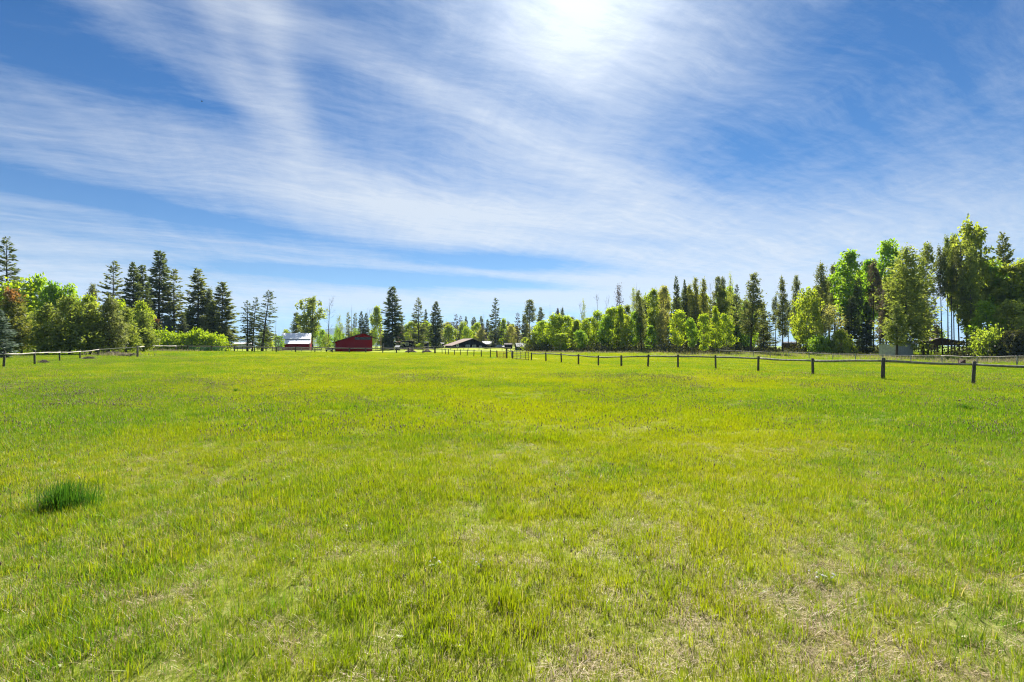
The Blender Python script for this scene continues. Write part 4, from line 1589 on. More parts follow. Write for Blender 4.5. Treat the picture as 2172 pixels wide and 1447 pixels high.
D_ = 60.0
bp_ = Vector(((425 - 1086) / F * D_, D_, row_z(213, D_)))
M_bird = mat_plain('dark_plumage', (0.02, 0.02, 0.022), 0.8)
bd = MB()
bd.tube([(-.11, 0, 0), (-.05, 0, .01), (.02, 0, .01), (.08, 0, .015), (.12, 0, .01)], [.008, .03, .038, .025, .008], 8)
bird = empty('bird', bp_, R(30), 'tiny dark bird flying high in the left half of the sky', 'bird')
bd.obj('body', M_bird, bird, True)
for s in (-1, 1):
    wg = MB()
    wg.add([(.04, s * .02, .015), (.06, s * .12, .05), (.0, s * .22, .03), (-.04, s * .12, .04), (-.03, s * .02, .01), (.02, s * .1, .04)], [(0, 1, 2, 3, 4)])
    wg.obj('wing', M_bird, bird)

# ------------------------------------------------------------------ trees
def unit(v):
    return v / np.maximum(np.linalg.norm(v, axis=-1, keepdims=True), 1e-9)


def cards(p, d, L, w, r, droop=0.0):
    """leaf or needle sprays: a lozenge at each p pointing along d"""
    nn = len(p)
    d = unit(d)
    q = r.normal(0, 1, (nn, 3))
    s = unit(np.cross(d, q))
    L = np.broadcast_to(np.asarray(L, float), (nn,))[:, None]
    w = np.broadcast_to(np.asarray(w, float), (nn,))[:, None]
    up = np.zeros((nn, 3))
    up[:, 2] = -droop
    V = np.stack([p, p + d * L * .45 + s * w / 2, p + d * L + up * L, p + d * L * .45 - s * w / 2], 1).reshape(-1, 3)
    Q = np.arange(nn * 4).reshape(nn, 4)
    return V, Q


def crown_mesh(name, lst):
    off = 0
    Vs, Qs = [], []
    for V, Q in lst:
        Vs.append(V)
        Qs.append(Q + off)
        off += len(V)
    return np_mesh(name, np.concatenate(Vs), [np.concatenate(Qs)])


def rod(b, p0, p1, r0, r1, sides=4, bend=0.0, r=None, segs=2):
    p0, p1 = np.array(p0, float), np.array(p1, float)
    pts = []
    off = (r.normal(0, 1, 3) if r is not None else np.zeros(3)) * bend * np.linalg.norm(p1 - p0)
    for j in range(segs + 1):
        t = j / segs
        pts.append(tuple(p0 + (p1 - p0) * t + off * math.sin(math.pi * t)))
    b.tube(pts, [r0 + (r1 - r0) * j / segs for j in range(segs + 1)], sides, False)


def trunk_line(H, r, wob):
    ph = r.uniform(0, 6.28, 2)
    return lambda z: np.array([wob * math.sin(z / H * 4 + ph[0]) * z / H, wob * math.cos(z / H * 3.3 + ph[1]) * z / H, z])


def conifer(seed, H=20.0, Rm=3.0, bare=0.04, n_wh=34, per=7, prof=1.0, up_top=35, up_bot=-18, spray=0.62, sw=0.20, gap=0.0, tuft=0.0, dense=1.0,
            stubs=0, rt=0.24, tipclump=False, flat=0.35, wob=0.12, round_=False, jit=0.12):
    """whorled limbs on a straight stem, hung with needle sprays"""
    r = np.random.default_rng(seed)
    tl = trunk_line(H, r, wob)
    tb = MB()
    zs = np.linspace(-0.4, H * 0.985, 9)
    tb.tube([tuple(tl(max(z, 0)) + np.array([0, 0, min(z, 0)])) for z in zs], [rt * (1 - 0.93 * max(z, 0) / H) * (1.25 if z < 0.2 else 1) for z in zs], 7)
    P, Dr, Ls, Ws = [], [], [], []
    side_bias = r.uniform(0.75, 1.25, 12)
    for i in range(n_wh):
        t0 = bare + (1 - bare) * ((i + r.uniform(-.3, .3)) / n_wh)
        t0 = min(max(t0, bare), 0.992)
        u = (t0 - bare) / (1 - bare)
        if round_:
            shape = math.sin(math.pi * min(0.10 + 0.92 * u, 1.0)) ** 0.75 * (1.05 - 0.35 * u)
        else:
            shape = (1 - u) ** prof * min(1.0, 0.55 + 2.4 * u)
        for k in range(per):
            if r.uniform() < gap:
                continue
            az = r.uniform(0, 6.283)
            L = Rm * shape * r.uniform(0.48, 1.18) * side_bias[int(az / 6.284 * 12)] + 0.15
            el = R(up_bot + (up_top - up_bot) * u ** 1.2 + r.normal(0, 6 + 22 * jit))
            base = tl(min(t0 * H + r.normal(0, jit), H * .99))
            dv = np.array([math.cos(az) * math.cos(el), math.sin(az) * math.cos(el), math.sin(el)])
            lat = np.array([-math.sin(az), math.cos(az), 0])
            curve = 0.12 if up_bot < 0 else 0.05
            if L > 0.7:
                rod(tb, base, base + dv * L * 0.85 + np.array([0, 0, curve * L * .5]), 0.035 * L / Rm + 0.012, 0.008, 3, 0.02, r, 1)
            ns = max(3, int(L / spray * 6.5 * dense))
            s = r.uniform(0.12 if not tipclump else 0.45, 1.0, ns) ** 0.8
            if tipclump:
                s = np.clip(r.normal(0.82, 0.16, ns), 0.25, 1.05)
            wid = (1 - s) * 0.38 * L + 0.10
            q = base + dv * (s * L)[:, None] + lat * (r.normal(0, 0.45, ns) * wid)[:, None]
            q[:, 2] += curve * L * s * s + r.normal(0, 0.07 + tuft, ns) - 0.05
            if tuft:
                q += r.normal(0, tuft, (ns, 3))
                dd = r.normal(0, 1, (ns, 3)) + dv * 0.9 + np.array([0, 0, 0.35])
            else:
                dd = dv + lat * r.normal(0, 0.75, ns)[:, None] + r.normal(0, flat * .5, (ns, 3)) + np.array([0, 0, -0.12])
            P.append(q)
            Dr.append(dd)
            Ls.append(spray * r.uniform(0.6, 1.25, ns) * (0.55 + 0.5 * shape))
            Ws.append(sw * r.uniform(0.7, 1.3, ns))
    # leader
    ns = 16
    q = np.stack([r.normal(0, .05, ns), r.normal(0, .05, ns), r.uniform(0.945, 0.995, ns) * H], 1) + tl(H) * np.array([1, 1, 0])
    P.append(q)
    Dr.append(r.normal(0, .5, (ns, 3)) + np.array([0, 0, 1.0]))
    Ls.append(np.full(ns, spray * .7))
    Ws.append(np.full(ns, sw * .7))
    for i in range(stubs):
        z = r.uniform(0.12, max(bare, 0.3)) * H
        az = r.uniform(0, 6.283)
        L = r.uniform(0.4, 1.6)
        base = tl(z)
        rod(tb, base, base + np.array([math.cos(az) * L, math.sin(az) * L, r.normal(-.1, .2) * L]), 0.022, 0.006, 3, 0.05, r, 2)
    P, Dr = np.concatenate(P), np.concatenate(Dr)
    V, Q = cards(P, Dr, np.concatenate(Ls), np.concatenate(Ws), r, 0.08)
    return tb.mesh('trunk', True), np_mesh('crown', V, [Q]), H, Rm


def broadleaf(seed, H=10.0, Rm=2.2, bare=0.2, n_cl=60, per=120, leaf=0.20, cl=0.16, limbs=16, shape='oval', rt=0.12, stems=1, rise=0.9, spread=1.0, shoots=0.0, wob=0.25):
    """limbs that carry clumps of leaves; gaps between the clumps"""
    r = np.random.default_rng(seed)
    tb = MB()
    C = []
    lines = []
    for s in range(stems):
        a = r.uniform(0, 6.28)
        ox, oy = (0, 0) if stems == 1 else (0.22 * Rm * math.cos(a), 0.22 * Rm * math.sin(a))
        tl = trunk_line(H, r, wob)
        top = H * (0.92 if s == 0 else r.uniform(0.7, 0.9))
        sl_ = (0 if stems == 1 else r.uniform(0.2, 0.55) * Rm)
        fn = lambda z, tl=tl, ox=ox, oy=oy, a=a, sl_=sl_: tl(z) + np.array([ox + math.cos(a) * sl_ * z / H, oy + math.sin(a) * sl_ * z / H, 0])
        zs = np.linspace(0, top, 7)
        pts = [tuple(fn(z)) for z in zs]
        pts[0] = (pts[0][0], pts[0][1], -0.4)
        tb.tube(pts, [max(rt * (1 - 0.9 * z / H), 0.012) / (stems ** 0.4) for z in zs], 6)
        lines.append((fn, top))
    # clump centres inside the crown outline
    while len(C) < n_cl:
        t = r.uniform(0, 1)
        if shape == 'oval':
            w = math.sin(math.pi * (0.06 + 0.9 * t)) ** 0.6
        elif shape == 'spire':
            w = (1 - t) ** 0.65 * min(1, 0.45 + 3 * t)
        elif shape == 'top':
            w = math.sin(math.pi * min(0.97, 0.04 + 0.96 * t ** 0.75)) ** 0.55 * (0.55 + 0.5 * t)
        elif shape == 'dome':
            w = math.sqrt(max(0.02, 1 - t ** 2.2))
        else:
            w = 1
        a = r.uniform(0, 6.283)
        lump = 1 + 0.22 * math.sin(2 * a + seed) * math.sin(5 * t + seed * 1.7)
        q = Rm * w * spread * lump * r.uniform(0.15, 1.0) ** 0.55 * r.uniform(0.85, 1.1)
        C.append((q * math.cos(a), q * math.sin(a), H * (bare + (0.98 - bare) * t), w))
    C = np.array(C)
    Ps, Ds, Ls = [], [], []
    for i, (x, y, z, w) in enumerate(C):
        fn, top = lines[i % len(lines)]
        if i < limbs:
            zb = max(0.1 * H, min(top * .97, z - math.hypot(x, y) * rise))
            rod(tb, fn(zb), (x, y, z), 0.028 * rt / 0.12 + 0.006, 0.006, 3, 0.06, r, 2)
        ax, ay, az_ = fn(min(z, top)) * np.array([1, 1, 0])
        k = int(per * r.uniform(0.55, 1.4))
        rad = cl * Rm * r.uniform(0.7, 1.5)
        if shoots and r.uniform() < shoots:
            up = r.uniform(0.6, 1.3)
            off = r.normal(0, 1, (k, 3)) * np.array([rad * .35, rad * .35, rad * .9 * up])
        else:
            off = np.clip(r.normal(0, 1, (k, 3)), -1.5, 1.5) * rad * np.array([0.74, 0.74, 0.60])
        Ps.append(np.array([x + ax * .6, y + ay * .6, z]) + off)
        Ds.append(off / rad + r.normal(0, 0.8, (k, 3)) + np.array([0, 0, -0.15]))
        Ls.append(leaf * r.uniform(0.65, 1.35, k))
    P_, D_2, L_ = np.concatenate(Ps), np.concatenate(Ds), np.concatenate(Ls)
    V, Q = cards(P_, D_2, L_, L_ * 0.72, r, 0.1)
    return tb.mesh('trunk', True), np_mesh('crown', V, [Q]), H, Rm


def bare_tree(seed, H=14.0, Rm=2.2, rt=0.14, depth=4, leafy=0, spread=0.5, fork=0.3, nb=4):
    """limbs fork into finer and finer twigs"""
    r = np.random.default_rng(seed)
    tb, bb = MB(), MB()
    tips = []
    tl = trunk_line(H, r, 0.3)
    zs = np.linspace(0, H * 0.8, 7)
    pts = [tuple(tl(z)) for z in zs]
    pts[0] = (pts[0][0], pts[0][1], -0.4)
    tb.tube(pts, [rt * (1 - 0.85 * z / H) for z in zs], 6)

    def grow(p, d, L, rad, lev):
        q = p + d * L
        rod(bb, p, q, rad, rad * .6, 3, 0.05, r, 2)
        tips.append(q)
        if lev <= 0:
            return
        for k in range(r.integers(2, 4)):
            nd = unit(d + r.normal(0, spread, 3) + np.array([0, 0, 0.25]))
            grow(p + d * L * r.uniform(0.5, 1.0), nd, L * r.uniform(0.5, 0.78), rad * 0.6, lev - 1)
    for i in range(nb * 4):
        z = H * r.uniform(fork, 0.82)
        a = r.uniform(0, 6.283)
        e = r.uniform(0.3, 1.1)
        grow(tl(z), np.array([math.cos(a) * math.cos(e), math.sin(a) * math.cos(e), math.sin(e)]), Rm * r.uniform(0.35, 0.65) * (1.2 - z / H * .6), rt * .22 * (1.2 - z / H), depth - 2)
    for k in range(3):
        grow(tl(H * .8), unit(np.array([r.normal(0, .3), r.normal(0, .3), 1.0])), H * r.uniform(.08, .13), rt * .2, depth - 1)
    return tb.mesh('trunk', True), bb.mesh('branches', True), H, Rm, np.array(tips)


def snag(seed, H=14.0, rt=0.14, stubs=26):
    r = np.random.default_rng(seed)
    tb, bb = MB(), MB()
    tl = trunk_line(H, r, 0.2)
    zs = np.linspace(0, H, 7)
    pts = [tuple(tl(z)) for z in zs]
    pts[0] = (pts[0][0], pts[0][1], -0.4)
    tb.tube(pts, [rt * (1 - 0.92 * z / H) for z in zs], 6)
    for i in range(stubs):
        z = H * r.uniform(.3, .97)
        a = r.uniform(0, 6.283)
        L = r.uniform(.3, 1.0) * (1.35 - z / H)
        b0 = tl(z)
        rod(bb, b0, b0 + np.array([math.cos(a) * L, math.sin(a) * L, r.normal(-.05, .25) * L]), 0.018, 0.005, 3, 0.08, r, 2)
    return tb.mesh('trunk', True), bb.mesh('branches', True), H, 1.0


PRO = {}
PRO['fir'] = [conifer(10 + i, 20, 3.0, 0.05, 50, 8, 0.62, dense=1.15, spray=0.80, sw=0.27, jit=0.3) for i in range(4)]
PRO['open_fir'] = [conifer(20 + i, 20, 3.0, 0.06, 42, 7, 0.62, gap=0.26, dense=1.2, jit=0.4, flat=0.25, up_bot=-12, up_top=30, spray=0.7, sw=0.22) for i in range(4)]
PRO['spruce'] = [conifer(30 + i, 16, 2.4, 0.02, 38, 8, 0.78, spray=0.6, sw=0.22, dense=1.25, up_bot=-22) for i in range(3)]
PRO['thin'] = [conifer(40 + i, 17, 2.2, 0.12, 26, 7, 0.55, gap=0.2, dense=1.15, flat=0.14, spray=0.62, sw=0.19, stubs=12) for i in range(3)]
PRO['lanky'] = [conifer(50 + i, 24, 1.9, 0.54, 22, 6, 0.45, up_bot=5, up_top=45, gap=0.15, tuft=0.20, dense=1.8, spray=0.66, sw=0.24, stubs=40, tipclump=True, rt=0.22) for i in range(4)]
PRO['half_pine'] = [conifer(60 + i, 22, 3.0, 0.24, 30, 7, 0.55, up_bot=-2, up_top=42, gap=0.12, tuft=0.20, dense=1.45, spray=0.70, sw=0.26, stubs=34, rt=0.26) for i in range(4)]
PRO['young_pine'] = [conifer(70 + i, 10, 3.2, 0.10, 20, 7, 0.55, up_bot=0, up_top=50, tuft=0.20, dense=1.5, spray=0.72, sw=0.24, rt=0.19, wob=0.2) for i in range(4)]
PRO['big_pine'] = [conifer(80 + i, 24, 4.6, 0.06, 36, 8, 0.6, up_bot=-8, up_top=45, tuft=0.26, dense=1.35, spray=0.82, sw=0.27, rt=0.32, round_=True) for i in range(2)]
PRO['column'] = [conifer(90 + i, 15, 1.0, 0.10, 34, 6, 0.35, spray=0.42, dense=1.2, sw=0.15) for i in range(2)]
PRO['aspen'] = [broadleaf(100 + i, 10, 2.0, 0.10 + 0.03 * i, 118, 28, 0.33, 0.13 + 0.012 * i, 40, ('oval', 'spire', 'dome', 'oval', 'top')[i], 0.10, wob=0.2 + 0.1 * i) for i in range(5)]
PRO['maple'] = [broadleaf(110 + i, 10, 3.2, 0.12, 130, 30, 0.43, 0.14, 36, 'dome' if i % 2 else 'oval', 0.16) for i in range(4)]
PRO['tall_leaf'] = [broadleaf(120 + i, 24, 4.0, 0.38, 140, 32, 0.58, 0.13, 50, 'top', 0.26, rise=1.2) for i in range(3)]
PRO['cottonwood'] = [broadleaf(130 + i, 22, 4.2, 0.26, 160, 34, 0.56, 0.11, 60, 'top', 0.30, stems=2, rise=1.5, shoots=0.65, wob=0.4) for i in range(3)]
PRO['sparse'] = [broadleaf(140 + i, 10, 2.4, 0.12, 80, 26, 0.20, 0.20, 60, 'spire', 0.09, stems=2, rise=1.3, shoots=0.4) for i in range(3)]
PRO['bush'] = [broadleaf(150 + i, 3.2, 3.0, 0.06, 120, 34, 0.30, 0.12, 30, 'dome', 0.06, stems=4, rise=0.8, shoots=0.15) for i in range(3)]
PRO['dry_bush'] = [broadleaf(160 + i, 1.2, 1.4, 0.05, 46, 60, 0.16, 0.20, 30, 'dome', 0.02, stems=5, rise=0.7) for i in range(2)]
PRO['round'] = [broadleaf(170, 3.0, 1.1, 0.34, 52, 110, 0.10, 0.24, 12, 'oval', 0.07)]
PRO['bare'] = [bare_tree(180 + i, 16, 3.0, 0.17, 4, nb=4)[:4] for i in range(3)]
PRO['twiggy'] = [bare_tree(190 + i, 16, 2.0, 0.12, 5, nb=3, fork=0.45, spread=0.35)[:4] for i in range(2)]
PRO['snag'] = [snag(195 + i) for i in range(2)]
SHAPE_CAT = {'bush': 'bush', 'dry_bush': 'bush'}
_count = {}


def tree(name, kind, px, top, d, half, leaf, bark, label, group=None, lean=0.0, sink=0.05, cat=None):
    """a tree whose foot stands under column px at distance d, whose tip reaches row top, half its width in columns"""
    i = _count.get(kind, 0)
    _count[kind] = i + 1
    tm, cm, H, Rm = PRO[kind][i % len(PRO[kind])]
    p = at(px, d)
    h = row_z(top, d) - p.z
    w = half * d / F
    rr = random.Random(int(px * 7 + top))
    root = bpy.data.objects.new(name, None)
    root.empty_display_size = 0.3
    COL.objects.link(root)
    root.location = p - Vector((0, 0, sink))
    root.scale = (w / Rm, w / Rm * rr.uniform(0.9, 1.1), h / H)
    root.rotation_euler = (0, R(lean), 0) if lean else (0, 0, 0)
    rz = Matrix.Rotation(rr.uniform(0, 6.283), 4, 'Z')
    tag(root, label, cat or SHAPE_CAT.get(kind, 'tree'), group)
    for nm, me, mt in (('trunk', tm, BARK[bark]), ('branches' if kind in ('bare', 'twiggy', 'snag') else 'crown', cm, BARK[bark] if leaf is None else LEAF[leaf])):
        if not me.materials:
            me.materials.append(mt)
        o = bpy.data.objects.new(nm, me)
        COL.objects.link(o)
        o.parent = root
        o.matrix_local = rz
        o.material_slots[0].link = 'OBJECT'
        o.material_slots[0].material = mt
    return root


G1 = 'young pines behind the left-hand fence'
T = tree
# --- left: young pines behind the fence
T('spruce', 'spruce', -6, 655, 70, 34, 'fir_blue', 'dark', 'blue-green spruce cut by the left edge of the view')
T('pine_tree', 'young_pine', 23, 619, 84, 46, 'pine_rust', 'dark', 'young pine with a rusty red top beside the blue-green spruce', G1)
T('pine_tree', 'young_pine', 46, 652, 92, 32, 'pine', 'dark', 'smaller young pine just right of the rusty-topped pine', G1)
T('pine_tree', 'young_pine', 99, 648, 84, 38, 'pine', 'dark', 'young pine behind the second fence post from the left edge', G1)
T('pine_tree', 'young_pine', 148, 632, 85, 45, 'pine', 'dark', 'tallest bushy young pine of the left row', G1)
T('pine_tree', 'young_pine', 120, 664, 92, 28, 'pine_grey', 'dark', 'young pine squeezed in left of the tallest bushy pine', G1)
T('pine_tree', 'young_pine', 192, 646, 88, 38, 'pine', 'dark', 'young pine just right of the tallest bushy pine', G1)
T('pine_tree', 'young_pine', 231, 634, 90, 40, 'pine_grey', 'dark', 'greyish young pine standing left of the fence corner post', G1)
T('pine_tree', 'young_pine', 268, 654, 96, 34, 'pine', 'dark', 'young pine right behind the fence corner post', G1)
T('pine_tree', 'young_pine', 304, 662, 104, 30, 'pine', 'dark', 'olive young pine left of the lime shrubs', G1)
T('pine_tree', 'young_pine', 330, 678, 162, 24, 'pine_rust', 'dark', 'small rusty-tipped pine peeping over the first lime shrub', G1)
# --- left: broadleaves behind them
G2 = 'bright broadleaf trees behind the left-hand pines'
T('broadleaf_tree', 'maple', 38, 593, 112, 44, 'lime', 'grey', 'bright lime tree rising behind the rusty-topped pine', G2)
T('broadleaf_tree', 'maple', -28, 600, 112, 38, 'lime', 'grey', 'bright lime tree at the very left edge', G2)
T('broadleaf_tree', 'maple', 82, 588, 116, 28, 'green', 'grey', 'mid green tree with a pointed tip between lime tree and tallest bushy pine', G2)
T('broadleaf_tree', 'maple', 112, 602, 114, 28, 'green', 'grey', 'mid green rounded tree just left of the tallest bushy pine', G2)
T('broadleaf_tree', 'maple', 141, 604, 116, 26, 'green', 'grey', 'mid green tree standing directly behind the tallest bushy pine', G2)
T('broadleaf_tree', 'maple', 187, 626, 114, 28, 'yellow', 'grey', 'yellow-green tree left of the tall dark firs', G2)
T('broadleaf_tree', 'maple', 250, 640, 112, 26, 'lime', 'grey', 'lime tree below the first tall dark fir', G2)
T('broadleaf_tree', 'maple', 299, 641, 112, 24, 'yellow', 'grey', 'bright yellow-green tree below the pair of dark firs', G2)
T('broadleaf_tree', 'maple', 322, 682, 162, 18, 'yellow', 'grey', 'low yellow-green tree left of the lime shrubs', G2)
# --- left: tall firs
G3 = 'tall dark firs on the left'
T('fir_tree', 'open_fir', 14, 504, 132, 42, 'fir_dark', 'dark', 'tall lone dark fir towering over the lime tree at far left', G3)
T('fir_tree', 'half_pine', 196, 603, 138, 18, 'fir_olive', 'dark', 'short fir with open tip, first of the tall fir row', G3)
T('fir_tree', 'open_fir', 239, 553, 138, 34, 'fir_olive', 'dark', 'first tall fir of the row, standing above the yellow-green tree', G3)
T('fir_tree', 'fir', 282, 558, 138, 28, 'fir_dark', 'dark', 'left fir of the close dark pair', G3)
T('fir_tree', 'fir', 302, 563, 142, 27, 'fir_dark', 'dark', 'right fir of the close dark pair', G3)
T('fir_tree', 'fir', 337, 532, 174, 40, 'fir_dark', 'dark', 'tallest fir of the left row, with a broad open top', G3)
T('fir_tree', 'open_fir', 369, 571, 174, 32, 'fir_olive', 'dark', 'fir close to the right of the tallest fir', G3)
T('fir_tree', 'fir', 419, 572, 174, 36, 'fir_olive', 'dark', 'broad fir standing by itself above the lime shrubs', G3)
T('fir_tree', 'half_pine', 444, 613, 176, 20, 'fir_olive', 'dark', 'shorter olive fir between the broad fir and the last fir', G3)
T('fir_tree', 'fir', 470, 599, 172, 36, 'fir_olive', 'dark', 'last fir of the left row, broad down to the ground', G3)
T('fir_tree', 'fir', 452, 640, 166, 26, 'fir_olive', 'dark', 'low fir filling the gap behind the second lime shrub', G3)
T('spruce', 'spruce', 387, 666, 162, 17, 'fir_dark', 'dark', 'small dark spruce under the firs, above the lime shrubs')
T('spruce', 'spruce', 355, 668, 162, 18, 'fir_blue', 'dark', 'small bluish spruce below the tallest fir')
T('pine_tree', 'young_pine', 403, 652, 172, 24, 'pine', 'dark', 'young pine with rusty tip between small spruce and broad fir')
T('pine_tree', 'young_pine', 432, 672, 170, 28, 'pine_grey', 'dark', 'greyish young pine low behind the tallest lime shrub')
T('pine_tree', 'young_pine', 475, 690, 170, 22, 'pine_grey', 'dark', 'greyish young pine low at the foot of the last fir')
T('spruce', 'spruce', 325, 640, 176, 24, 'fir_dark', 'dark', 'dark spruce at the foot of the tallest fir')
T('spruce', 'spruce', 268, 640, 142, 24, 'fir_dark', 'dark', 'dark spruce at the foot of the close dark pair')
# --- lime shrubs
G4 = 'lime shrubs before the firs'
T('shrub', 'bush', 340, 702, 137, 34, 'shrub', 'grey', 'first lime shrub from the left, with tall shoots', G4)
T('shrub', 'bush', 382, 711, 137, 31, 'shrub', 'grey', 'second lime shrub from the left, lowest of four', G4)
T('shrub', 'bush', 420, 702, 138, 31, 'shrub', 'grey', 'third lime shrub from the left, tallest and roundest', G4)
T('shrub', 'bush', 459, 711, 138, 27, 'shrub', 'grey', 'fourth lime shrub from the left, nearest the long pale shed', G4)
# --- dry brush and things behind the pines
T('dry_bush', 'dry_bush', 238, 747, 84, 20, 'grey', 'dead', 'purple-grey dry brush at the foot of the fence by the corner post')
T('dry_bush', 'dry_bush', 270, 750, 80, 16, 'grey', 'dead', 'low grey dry brush beside the fence corner post')
T('dry_bush', 'dry_bush', 91, 764, 54, 9, 'grey', 'dead', 'small tuft of dead weeds between the second and third left fence posts')
T('dry_bush', 'dry_bush', 354, 742, 122, 16, 'grey', 'dead', 'dry brush under the short pale fence run')
T('dry_bush', 'dry_bush', 192, 757, 68, 12, 'grey', 'dead', 'small dry brush by the fourth left fence post')
T('blossom_tree', 'bush', 54, 718, 132, 11, 'pink', 'dark', 'small pink blossoming shrub seen between the pine trunks')
T('hedge', 'bush', 100, 716, 190, 42, 'maroon', 'dark', 'dark maroon hedge beyond the gravel road')
T('hedge', 'bush', 170, 712, 186, 44, 'fir_dark', 'dark', 'dark green hedge beyond the gravel road')
T('hedge', 'bush', 20, 712, 184, 40, 'green', 'dark', 'green hedge at far left beyond the gravel road')
T('hedge', 'bush', 240, 712, 150, 40, 'fir_dark', 'dark', 'dark hedge behind the fence corner post')
# --- three thin conifers and the gap
G5 = 'three thin conifers beside the pale shed'
T('thin_conifer', 'thin', 525, 637, 156, 19, 'fir_dark', 'dark', 'leftmost and shortest of three thin see-through conifers', G5, lean=-1.0)
T('thin_conifer', 'thin', 535, 630, 156, 17, 'fir_dark', 'dark', 'middle one of three thin see-through conifers', G5, lean=4)
T('thin_conifer', 'thin', 556, 614, 152, 25, 'fir_dark', 'dark', 'rightmost and tallest of three thin see-through conifers', G5, lean=6)
T('snag', 'snag', 585, 670, 172, 5, None, 'dead', 'thin bare dead stem right of the three thin conifers')
T('snag', 'snag', 591, 696, 176, 5, None, 'dead', 'short bare dead stem left of the white-roofed barn')
T('broadleaf_tree', 'maple', 564, 700, 178, 17, 'yellow', 'grey', 'low yellow-green tree between thin conifers and white-roofed barn')
T('broadleaf_tree', 'aspen', 590, 712, 190, 14, 'green', 'grey', 'small green tree at the left end of the white-roofed barn')
T('broadleaf_tree', 'maple', 607, 700, 224, 11, 'deep', 'grey', 'dark green tree peeping over the left of the white barn roof')
# --- behind the two barns
T('pine_tree', 'half_pine', 628, 663, 226, 17, 'fir_olive', 'dark', 'olive pine rising behind the white barn roof')
T('cottonwood', 'cottonwood', 662, 633, 222, 32, 'cotton', 'dark', 'broad cottonwood between the two red barns')
T('bare_tree', 'bare', 697, 627, 214, 20, None, 'dark', 'leafless dark tree right of the broad cottonwood')
G6 = 'slender young trees between the barns'
T('slender_tree', 'sparse', 643, 706, 230, 13, 'green', 'grey', 'low thin tree just above the white barn roof', G6)
T('slender_tree', 'sparse', 676, 690, 206, 11, 'green', 'grey', 'thin tree at the right end of the white-roofed barn', G6)
T('slender_tree', 'sparse', 690, 704, 204, 11, 'yellow', 'grey', 'low thin tree below the leafless dark tree', G6)
T('slender_tree', 'sparse', 712, 688, 206, 11, 'green', 'grey', 'thin tree above the low end of the dark red barn', G6)
T('slender_tree', 'sparse', 722, 666, 226, 11, 'cotton', 'grey', 'thin tall tree left of the olive columnar conifer', G6)
T('slender_tree', 'sparse', 756, 696, 206, 13, 'green', 'grey', 'thin tree directly behind the roof of the dark red barn', G6)
T('slender_tree', 'sparse', 796, 700, 206, 10, 'green', 'grey', 'thin tree between the dark red barn and the tall wooden pole', G6)
T('conifer', 'column', 738, 662, 222, 6, 'gold', 'dark', 'narrow yellowish columnar conifer behind the dark red barn')
T('snag', 'snag', 746, 647, 224, 7, None, 'dead', 'tall dead spike between two narrow columnar conifers')
T('conifer', 'column', 753, 664, 224, 6, 'fir_olive', 'dark', 'narrow olive columnar conifer right of the tall dead spike')
T('spruce', 'spruce', 767, 660, 218, 12, 'fir_dark', 'dark', 'left one of two dark pointed spruces behind the barn ridge')
T('spruce', 'spruce', 776, 664, 218, 13, 'fir_dark', 'dark', 'right one of two dark pointed spruces behind the barn ridge')
T('bare_tree', 'twiggy', 783, 652, 234, 12, None, 'dead', 'pale leafless tree right behind the two dark pointed spruces')
T('broadleaf_tree', 'maple', 800, 651, 232, 15, 'yellow', 'grey', 'yellow-green tree half hidden left of the big spruce by the pole')
T('fir_tree', 'fir', 832, 608, 214, 31, 'fir_dark', 'dark', 'big dense dark fir right behind the tall wooden pole')
T('spruce', 'spruce', 853, 670, 236, 9, 'fir_dark', 'dark', 'small dark spruce at the right flank of the big dense fir')
T('bush', 'bush', 822, 716, 224, 16, 'twig_brown', 'dark', 'brown brush at the foot of the big dense fir')
T('blossom_tree', 'maple', 850, 706, 256, 8, 'pink', 'dark', 'small pinkish blossoming tree between the big fir and the flat-roofed building')
# --- around the black house
T('fir_tree', 'open_fir', 888, 631, 226, 22, 'fir_olive', 'dark', 'olive fir with long bare stem rising behind the round topiary')
T('broadleaf_tree', 'maple', 872, 682, 250, 19, 'yellow', 'grey', 'yellow-green tree over the flat-roofed building, left of the olive fir')
T('broadleaf_tree', 'maple', 903, 684, 248, 18, 'lime', 'grey', 'yellow-green tree right of the olive fir, over the long low building')
T('fir_tree', 'fir', 903, 657, 262, 9, 'fir_dark', 'dark', 'small fir tip showing right of the olive fir')
T('fir_tree', 'fir', 924, 640, 228, 19, 'fir_dark', 'dark', 'dark fir left of the black house')
T('broadleaf_tree', 'maple', 952, 690, 256, 18, 'yellow', 'grey', 'yellow-green tree between the dark fir and the black house roof')
T('topiary_tree', 'round', 891, 728.6, 212, 7, 'lime', 'pale', 'small round clipped tree on the far lawn before the low building')
G7 = 'hazy conifers behind the black house'
T('conifer', 'fir', 953, 684, 300, 9, 'fir_olive', 'dark', 'hazy conifer left of the pair of brownish spruces', G7)
T('snag', 'snag', 947, 674, 296, 4, None, 'dead', 'thin dead spike right of the dark fir left of the house')
T('conifer', 'thin', 967, 666, 292, 9, 'pine_dull', 'dead', 'left one of two brownish spruces above the house roof', G7)
T('conifer', 'thin', 977, 670, 292, 9, 'pine_dull', 'dead', 'right one of two brownish spruces above the house roof', G7)
T('conifer', 'fir', 988, 671, 306, 8, 'fir_dark', 'dark', 'dark conifer tip just right of the two brownish spruces', G7)
T('broadleaf_tree', 'maple', 990, 694, 262, 12, 'lime', 'grey', 'bright lime tree above the peak of the black house')
T('conifer', 'fir', 1005, 673, 300, 13, 'fir_olive', 'dark', 'rounded hazy conifer above the house peak', G7)
T('conifer', 'fir', 1021, 671, 300, 11, 'fir_olive', 'dark', 'hazy conifer left of the pale dead spike', G7)
T('snag', 'snag', 1027, 660, 282, 6, None, 'pale', 'pale dead spike left of the lone tall fir')
